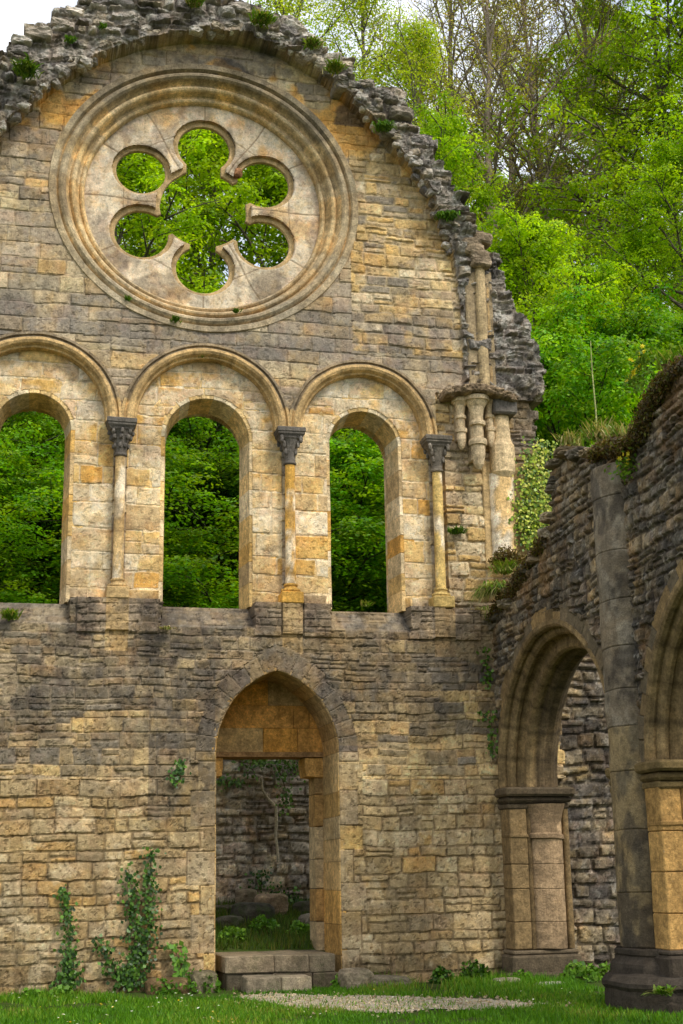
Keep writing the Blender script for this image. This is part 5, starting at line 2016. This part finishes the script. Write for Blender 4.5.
def ivy(label, paths, y, leafn, leaf, cols, wid=.1, dense=1.0, out=.04, name='ivy_plant', mat=None):
    """climber: each path list of px on the wall plane y, with half width"""
    rs = np.random.default_rng(sum(map(ord, label)))
    b0 = onY(*paths[0][0], y)
    root = thing(name, label, 'ivy', (b0[0], y - out, b0[1]))
    org = np.array([b0[0], y - out, b0[1]])
    C = []
    m = MB()
    for p in paths:
        P_ = np.array([onY(a, b, y) for a, b in p])
        seg = np.linalg.norm(np.diff(P_, axis=0), axis=1)
        s = np.concatenate([[0], np.cumsum(seg)])
        n = max(4, int(leafn * s[-1]))
        u = rs.uniform(0, s[-1], n)
        w = wid * (.4 + 1.2 * fbm(u, u * 0 + len(p), 3.0, 9, 3))
        C.append(np.stack([np.interp(u, s, P_[:, 0]) + rs.normal(size=n) * w, y - out - np.abs(rs.normal(size=n)) * .035, np.interp(u, s, P_[:, 1]) + rs.normal(size=n) * w * .6], 1))
        t = np.linspace(0, s[-1], max(5, int(s[-1] / .12)))
        st = np.stack([np.interp(t, s, P_[:, 0]) + rs.normal(size=len(t)) * .012, np.full(len(t), y - out * .6), np.interp(t, s, P_[:, 1])], 1) - org
        tube(m, st, np.linspace(.014, .005, len(t)), lin((110, 94, 70)), 4)
    C = np.concatenate(C) - org
    n = len(C)
    # leaves hang facing outwards
    N = unit(np.stack([rs.normal(size=n) * .45, -np.ones(n), .35 + rs.normal(size=n) * .35], 1))
    a = np.stack([rs.normal(size=n) * .6, 0 * C[:, 0], -np.ones(n)], 1)
    a = unit(a - N * (a * N).sum(1)[:, None])
    b = np.cross(N, a)
    sz = leaf * rs.uniform(.55, 1.25, n)
    V, Q = quads_from(C, a * (sz * .5)[:, None], b * (sz * .42)[:, None])
    cc = palette(rs.uniform(0, 1, n), cols) * rs.uniform(.65, 1.3, n)[:, None]
    part_mesh('leaves', V, Q, np.repeat(cc, 4, 0), mat or M_IVY, root)
    part_mesh('stem', np.concatenate(m.v), np.concatenate(m.q), np.concatenate(m.c), M_BARK, root)
    return root


ivy('narrow ivy climbing the wall farthest left of the doorway', [[(66, 992), (68, 960), (70, 935), (66, 910), (62, 888)], [(60, 990), (64, 968), (72, 950)], [(76, 985), (72, 962)]], YLOW - .03, 190, .058, IVYG, .055)
ivy('broad two pronged ivy climbing the wall between the narrow ivy and the doorway', [[(132, 990), (134, 955), (134, 920), (130, 885), (128, 868)], [(140, 985), (148, 950), (150, 910), (149, 875), (150, 848)], [(122, 985), (112, 965), (104, 948), (98, 938)],
      [(130, 980), (140, 940), (143, 915)], [(126, 988), (124, 965)]], YLOW - .03, 190, .06, IVYG, .065)
ivy('short ivy sprig climbing beside the left door jamb', [[(184, 985), (180, 965), (176, 950), (170, 942)], [(190, 988), (184, 970)]], YLOW - .04, 130, .08, [(92, 140, 40), (110, 152, 50), (76, 120, 34)], .06)
ivy('small tuft of ivy in the wall left of the door arch', [[(176, 786), (178, 772), (180, 760)], [(174, 780), (182, 768)]], YLOW - .03, 150, .06, IVYG, .05)
ivy('yellow green ivy covering the broken right edge of the gable', [[(548, 560), (540, 520), (536, 490), (540, 465), (545, 448)], [(530, 550), (528, 515), (525, 490), (530, 462), (538, 444)], [(538, 560), (533, 530), (530, 500)], [(544, 540), (550, 510), (548, 478)], [(524, 535), (522, 500)]], -.1, 480, .058, IVYY, .095, out=.05)
ivy('hanging ivy with a pale bare stem on the wall seen through the doorway', [[(218, 784), (232, 780), (244, 786)], [(240, 762), (255, 764), (268, 762), (285, 765), (300, 762)], [(276, 765), (284, 784), (287, 800), (284, 812)], [(296, 764), (300, 778)], [(250, 764), (256, 778)]], 4.45, 130, .065, [(78, 112, 36), (92, 128, 42), (64, 96, 30), (108, 142, 56)], .08)
m = MB()
q = [onY(a, b, 4.5) for a, b in [(262, 778), (263, 790), (268, 798), (276, 806), (277, 822), (276, 836), (278, 850), (279, 862)]]
tube(m, np.array([(a, 4.55, b) for a, b in q]), [.02, .022, .026, .03, .028, .026, .024, .018], lin((206, 192, 160)), 6)
m.build('pale_vine', M_BARK, None, True, .015, 6)
tag(bpy.data.objects['pale_vine'], 'pale bare vine stem on the wall seen through the doorway', 'vine')
ivy('low ivy growing over the ledge at the foot of the wall inside the doorway', [[(250, 912), (262, 900), (275, 905), (290, 896), (305, 908)], [(256, 895), (262, 880), (258, 872)], [(285, 905), (280, 890)]], 4.35, 170, .07, IVYG, .12)
ivy('ivy in the seam between gable and side wall', [[(492, 760), (490, 735), (492, 712)], [(488, 690), (486, 668), (484, 650)], [(486, 720), (480, 712)]], YLOW - .05, 90, .06, [(80, 112, 34), (92, 124, 40), (60, 92, 26)], .05)

for (px, py, y, r, n, lab) in [
        (443, 972, -.4, .16, 260, 'small dark bush at the wall foot, left of the taller one'),
        (474, 970, -.4, .22, 420, 'taller dark bush at the wall foot beside the right corner'),
        (522, 962, -.75, .16, 150, 'leafy weed at the foot of the first arch pier'),
        (580, 975, -.9, .26, 420, 'leafy weed bush inside the first arch'),
        (607, 968, -.4, .18, 240, 'small bush behind the buttress base'),
        (200, 985, -.45, .26, 420, 'bright leafy weeds beside the left door jamb'),
        (165, 992, -.5, .18, 240, 'leafy weeds on the earthy stump left of the doorway'),
        (62, 994, -.4, .14, 180, 'leafy weeds at the foot of the narrow ivy'),
        (30, 996, -.4, .12, 120, 'low weeds at the wall foot near the left edge'),
        (345, 985, -.5, .16, 180, 'weeds between the steps and the fallen block'),
        (232, 942, 1.6, .2, 300, 'bright grass clump inside the doorway on the left'),
        (264, 940, 2.2, .22, 300, 'leafy weeds before the mossy boulder inside the doorway'),
        (300, 945, 2.0, .18, 220, 'low green weeds inside the doorway on the right')]:
    a, b = onY(px, py, y)
    gz = float(terr(np.array([a]), np.array([y]))[0])
    bush('leafy_weed', lab, (a, y, gz), r * 1.15, n, .07, IVYG + [(84, 124, 36)] if 'dark' in lab else [(86, 130, 34), (104, 148, 44), (70, 112, 28), (120, 160, 56)], 'weeds at the foot of the walls', (1, .8, 1.15 if 'tall' in lab else .9))
a, b = onX(655, 986, XR - .55)
tuft('leafy_weed', 'green weed growing out of the buttress base', (XR - .6, a - .3, b - .05), 60, .2, GRS, (-1, 0, 0), .8, .5, .02, 'weeds at the foot of the walls')

# grass on the bank inside the doorway
rs2 = np.random.default_rng(5)
n_ = 9000
gx_ = rs2.uniform(2.6, 5.6, n_)
gy_ = rs2.uniform(.95, 4.6, n_)
hg = rs2.uniform(.05, .16, n_)
th = rs2.uniform(0, 2 * PI, n_)
wd = rs2.uniform(.006, .012, n_)
B0 = np.stack([gx_, gy_, terr(gx_, gy_) - .005], 1)
D_ = np.stack([np.cos(th) * wd, np.sin(th) * wd, 0 * th], 1)
Tt = B0 + np.stack([rs2.normal(size=n_) * .03, rs2.normal(size=n_) * .03, hg], 1)
cg = palette(rs2.uniform(0, 1, n_), [(64, 92, 22), (80, 108, 28), (56, 78, 18), (96, 100, 40)]) * rs2.uniform(.7, 1.3, n_)[:, None]
o = link('bank_grass', npmesh('bank_grass', np.stack([B0 - D_, B0 + D_, Tt], 1).reshape(-1, 3), np.arange(n_ * 3).reshape(n_, 3), np.repeat(cg, 3, 0)), M_PLANT)
tag(o, 'green grass on the bank inside the doorway', 'grass', kind='stuff')
# grass behind the left window
for (px, py, y) in [(20, 592, 1.9), (48, 594, 1.9), (2, 592, 2.0)]:
    pass

# ================================================================== LIGHT, SKY, CAMERA
w = bpy.data.worlds.new('World')
SC.world = w
w.use_nodes = True
nt = w.node_tree
for n in list(nt.nodes):
    nt.nodes.remove(n)
out = nt.nodes.new('ShaderNodeOutputWorld')
bg = nt.nodes.new('ShaderNodeBackground')
sky = nt.nodes.new('ShaderNodeTexSky')
sky.sky_type = 'NISHITA'
sky.sun_disc = False
SUN_EL, SUN_AZ = math.radians(50), math.radians(150)     # azimuth measured from +Y towards +X
sky.sun_elevation = SUN_EL
sky.sun_rotation = SUN_AZ
sky.air_density = 1.2
sky.dust_density = 2.0
tc = nt.nodes.new('ShaderNodeTexCoord')
nz = nt.nodes.new('ShaderNodeTexNoise')
nz.inputs['Scale'].default_value = 2.6
nz.inputs['Detail'].default_value = 7
nz.inputs['Roughness'].default_value = .55
mr = nt.nodes.new('ShaderNodeMapRange')
mr.inputs['From Min'].default_value = .34
mr.inputs['From Max'].default_value = .56
mr.inputs['To Min'].default_value = .25
nt.links.new(tc.outputs['Generated'], nz.inputs['Vector'])
nt.links.new(nz.outputs[0], mr.inputs['Value'])
mx = nt.nodes.new('ShaderNodeMix')
mx.data_type = 'RGBA'
nt.links.new(mr.outputs[0], mx.inputs[0])
nt.links.new(sky.outputs[0], mx.inputs[6])
nz2 = nt.nodes.new('ShaderNodeTexNoise')
nz2.inputs['Scale'].default_value = 7
nz2.inputs['Detail'].default_value = 6
nt.links.new(tc.outputs['Generated'], nz2.inputs['Vector'])
cr = nt.nodes.new('ShaderNodeValToRGB')
cr.color_ramp.elements[0].position = .38
cr.color_ramp.elements[0].color = (3.9, 4.2, 4.8, 1)
cr.color_ramp.elements[1].position = .6
cr.color_ramp.elements[1].color = (6.8, 6.9, 7.1, 1)
nt.links.new(nz2.outputs[0], cr.inputs[0])
nt.links.new(cr.outputs[0], mx.inputs[7])
nt.links.new(mx.outputs[2], bg.inputs[0])
bg.inputs[1].default_value = .14
nt.links.new(bg.outputs[0], out.inputs[0])

sd = bpy.data.lights.new('sun', 'SUN')
sd.energy = 1.5
sd.angle = math.radians(14)
sd.color = (1, .95, .86)
so = bpy.data.objects.new('sun', sd)
COL.objects.link(so)
dirv = Vector((math.sin(SUN_AZ) * math.cos(SUN_EL), math.cos(SUN_AZ) * math.cos(SUN_EL), math.sin(SUN_EL)))
so.rotation_euler = dirv.to_track_quat('Z', 'Y').to_euler()

cd = bpy.data.cameras.new('camera')
cam = bpy.data.objects.new('camera', cd)
COL.objects.link(cam)
cd.sensor_fit = 'AUTO'
cd.sensor_width = 36
cd.lens = FPX / 1024 * 36
cd.clip_start = .1
cd.clip_end = 2000
M4 = Matrix([[*RW[0], CAM[0]], [*RW[1], CAM[1]], [*RW[2], CAM[2]], [0, 0, 0, 1]])
cam.matrix_world = M4
SC.camera = cam
SC.render.resolution_x = 683
SC.render.resolution_y = 1024
SC.view_settings.view_transform = 'Standard'
SC.view_settings.look = 'None'
SC.view_settings.exposure = .8
SC.view_settings.gamma = 1
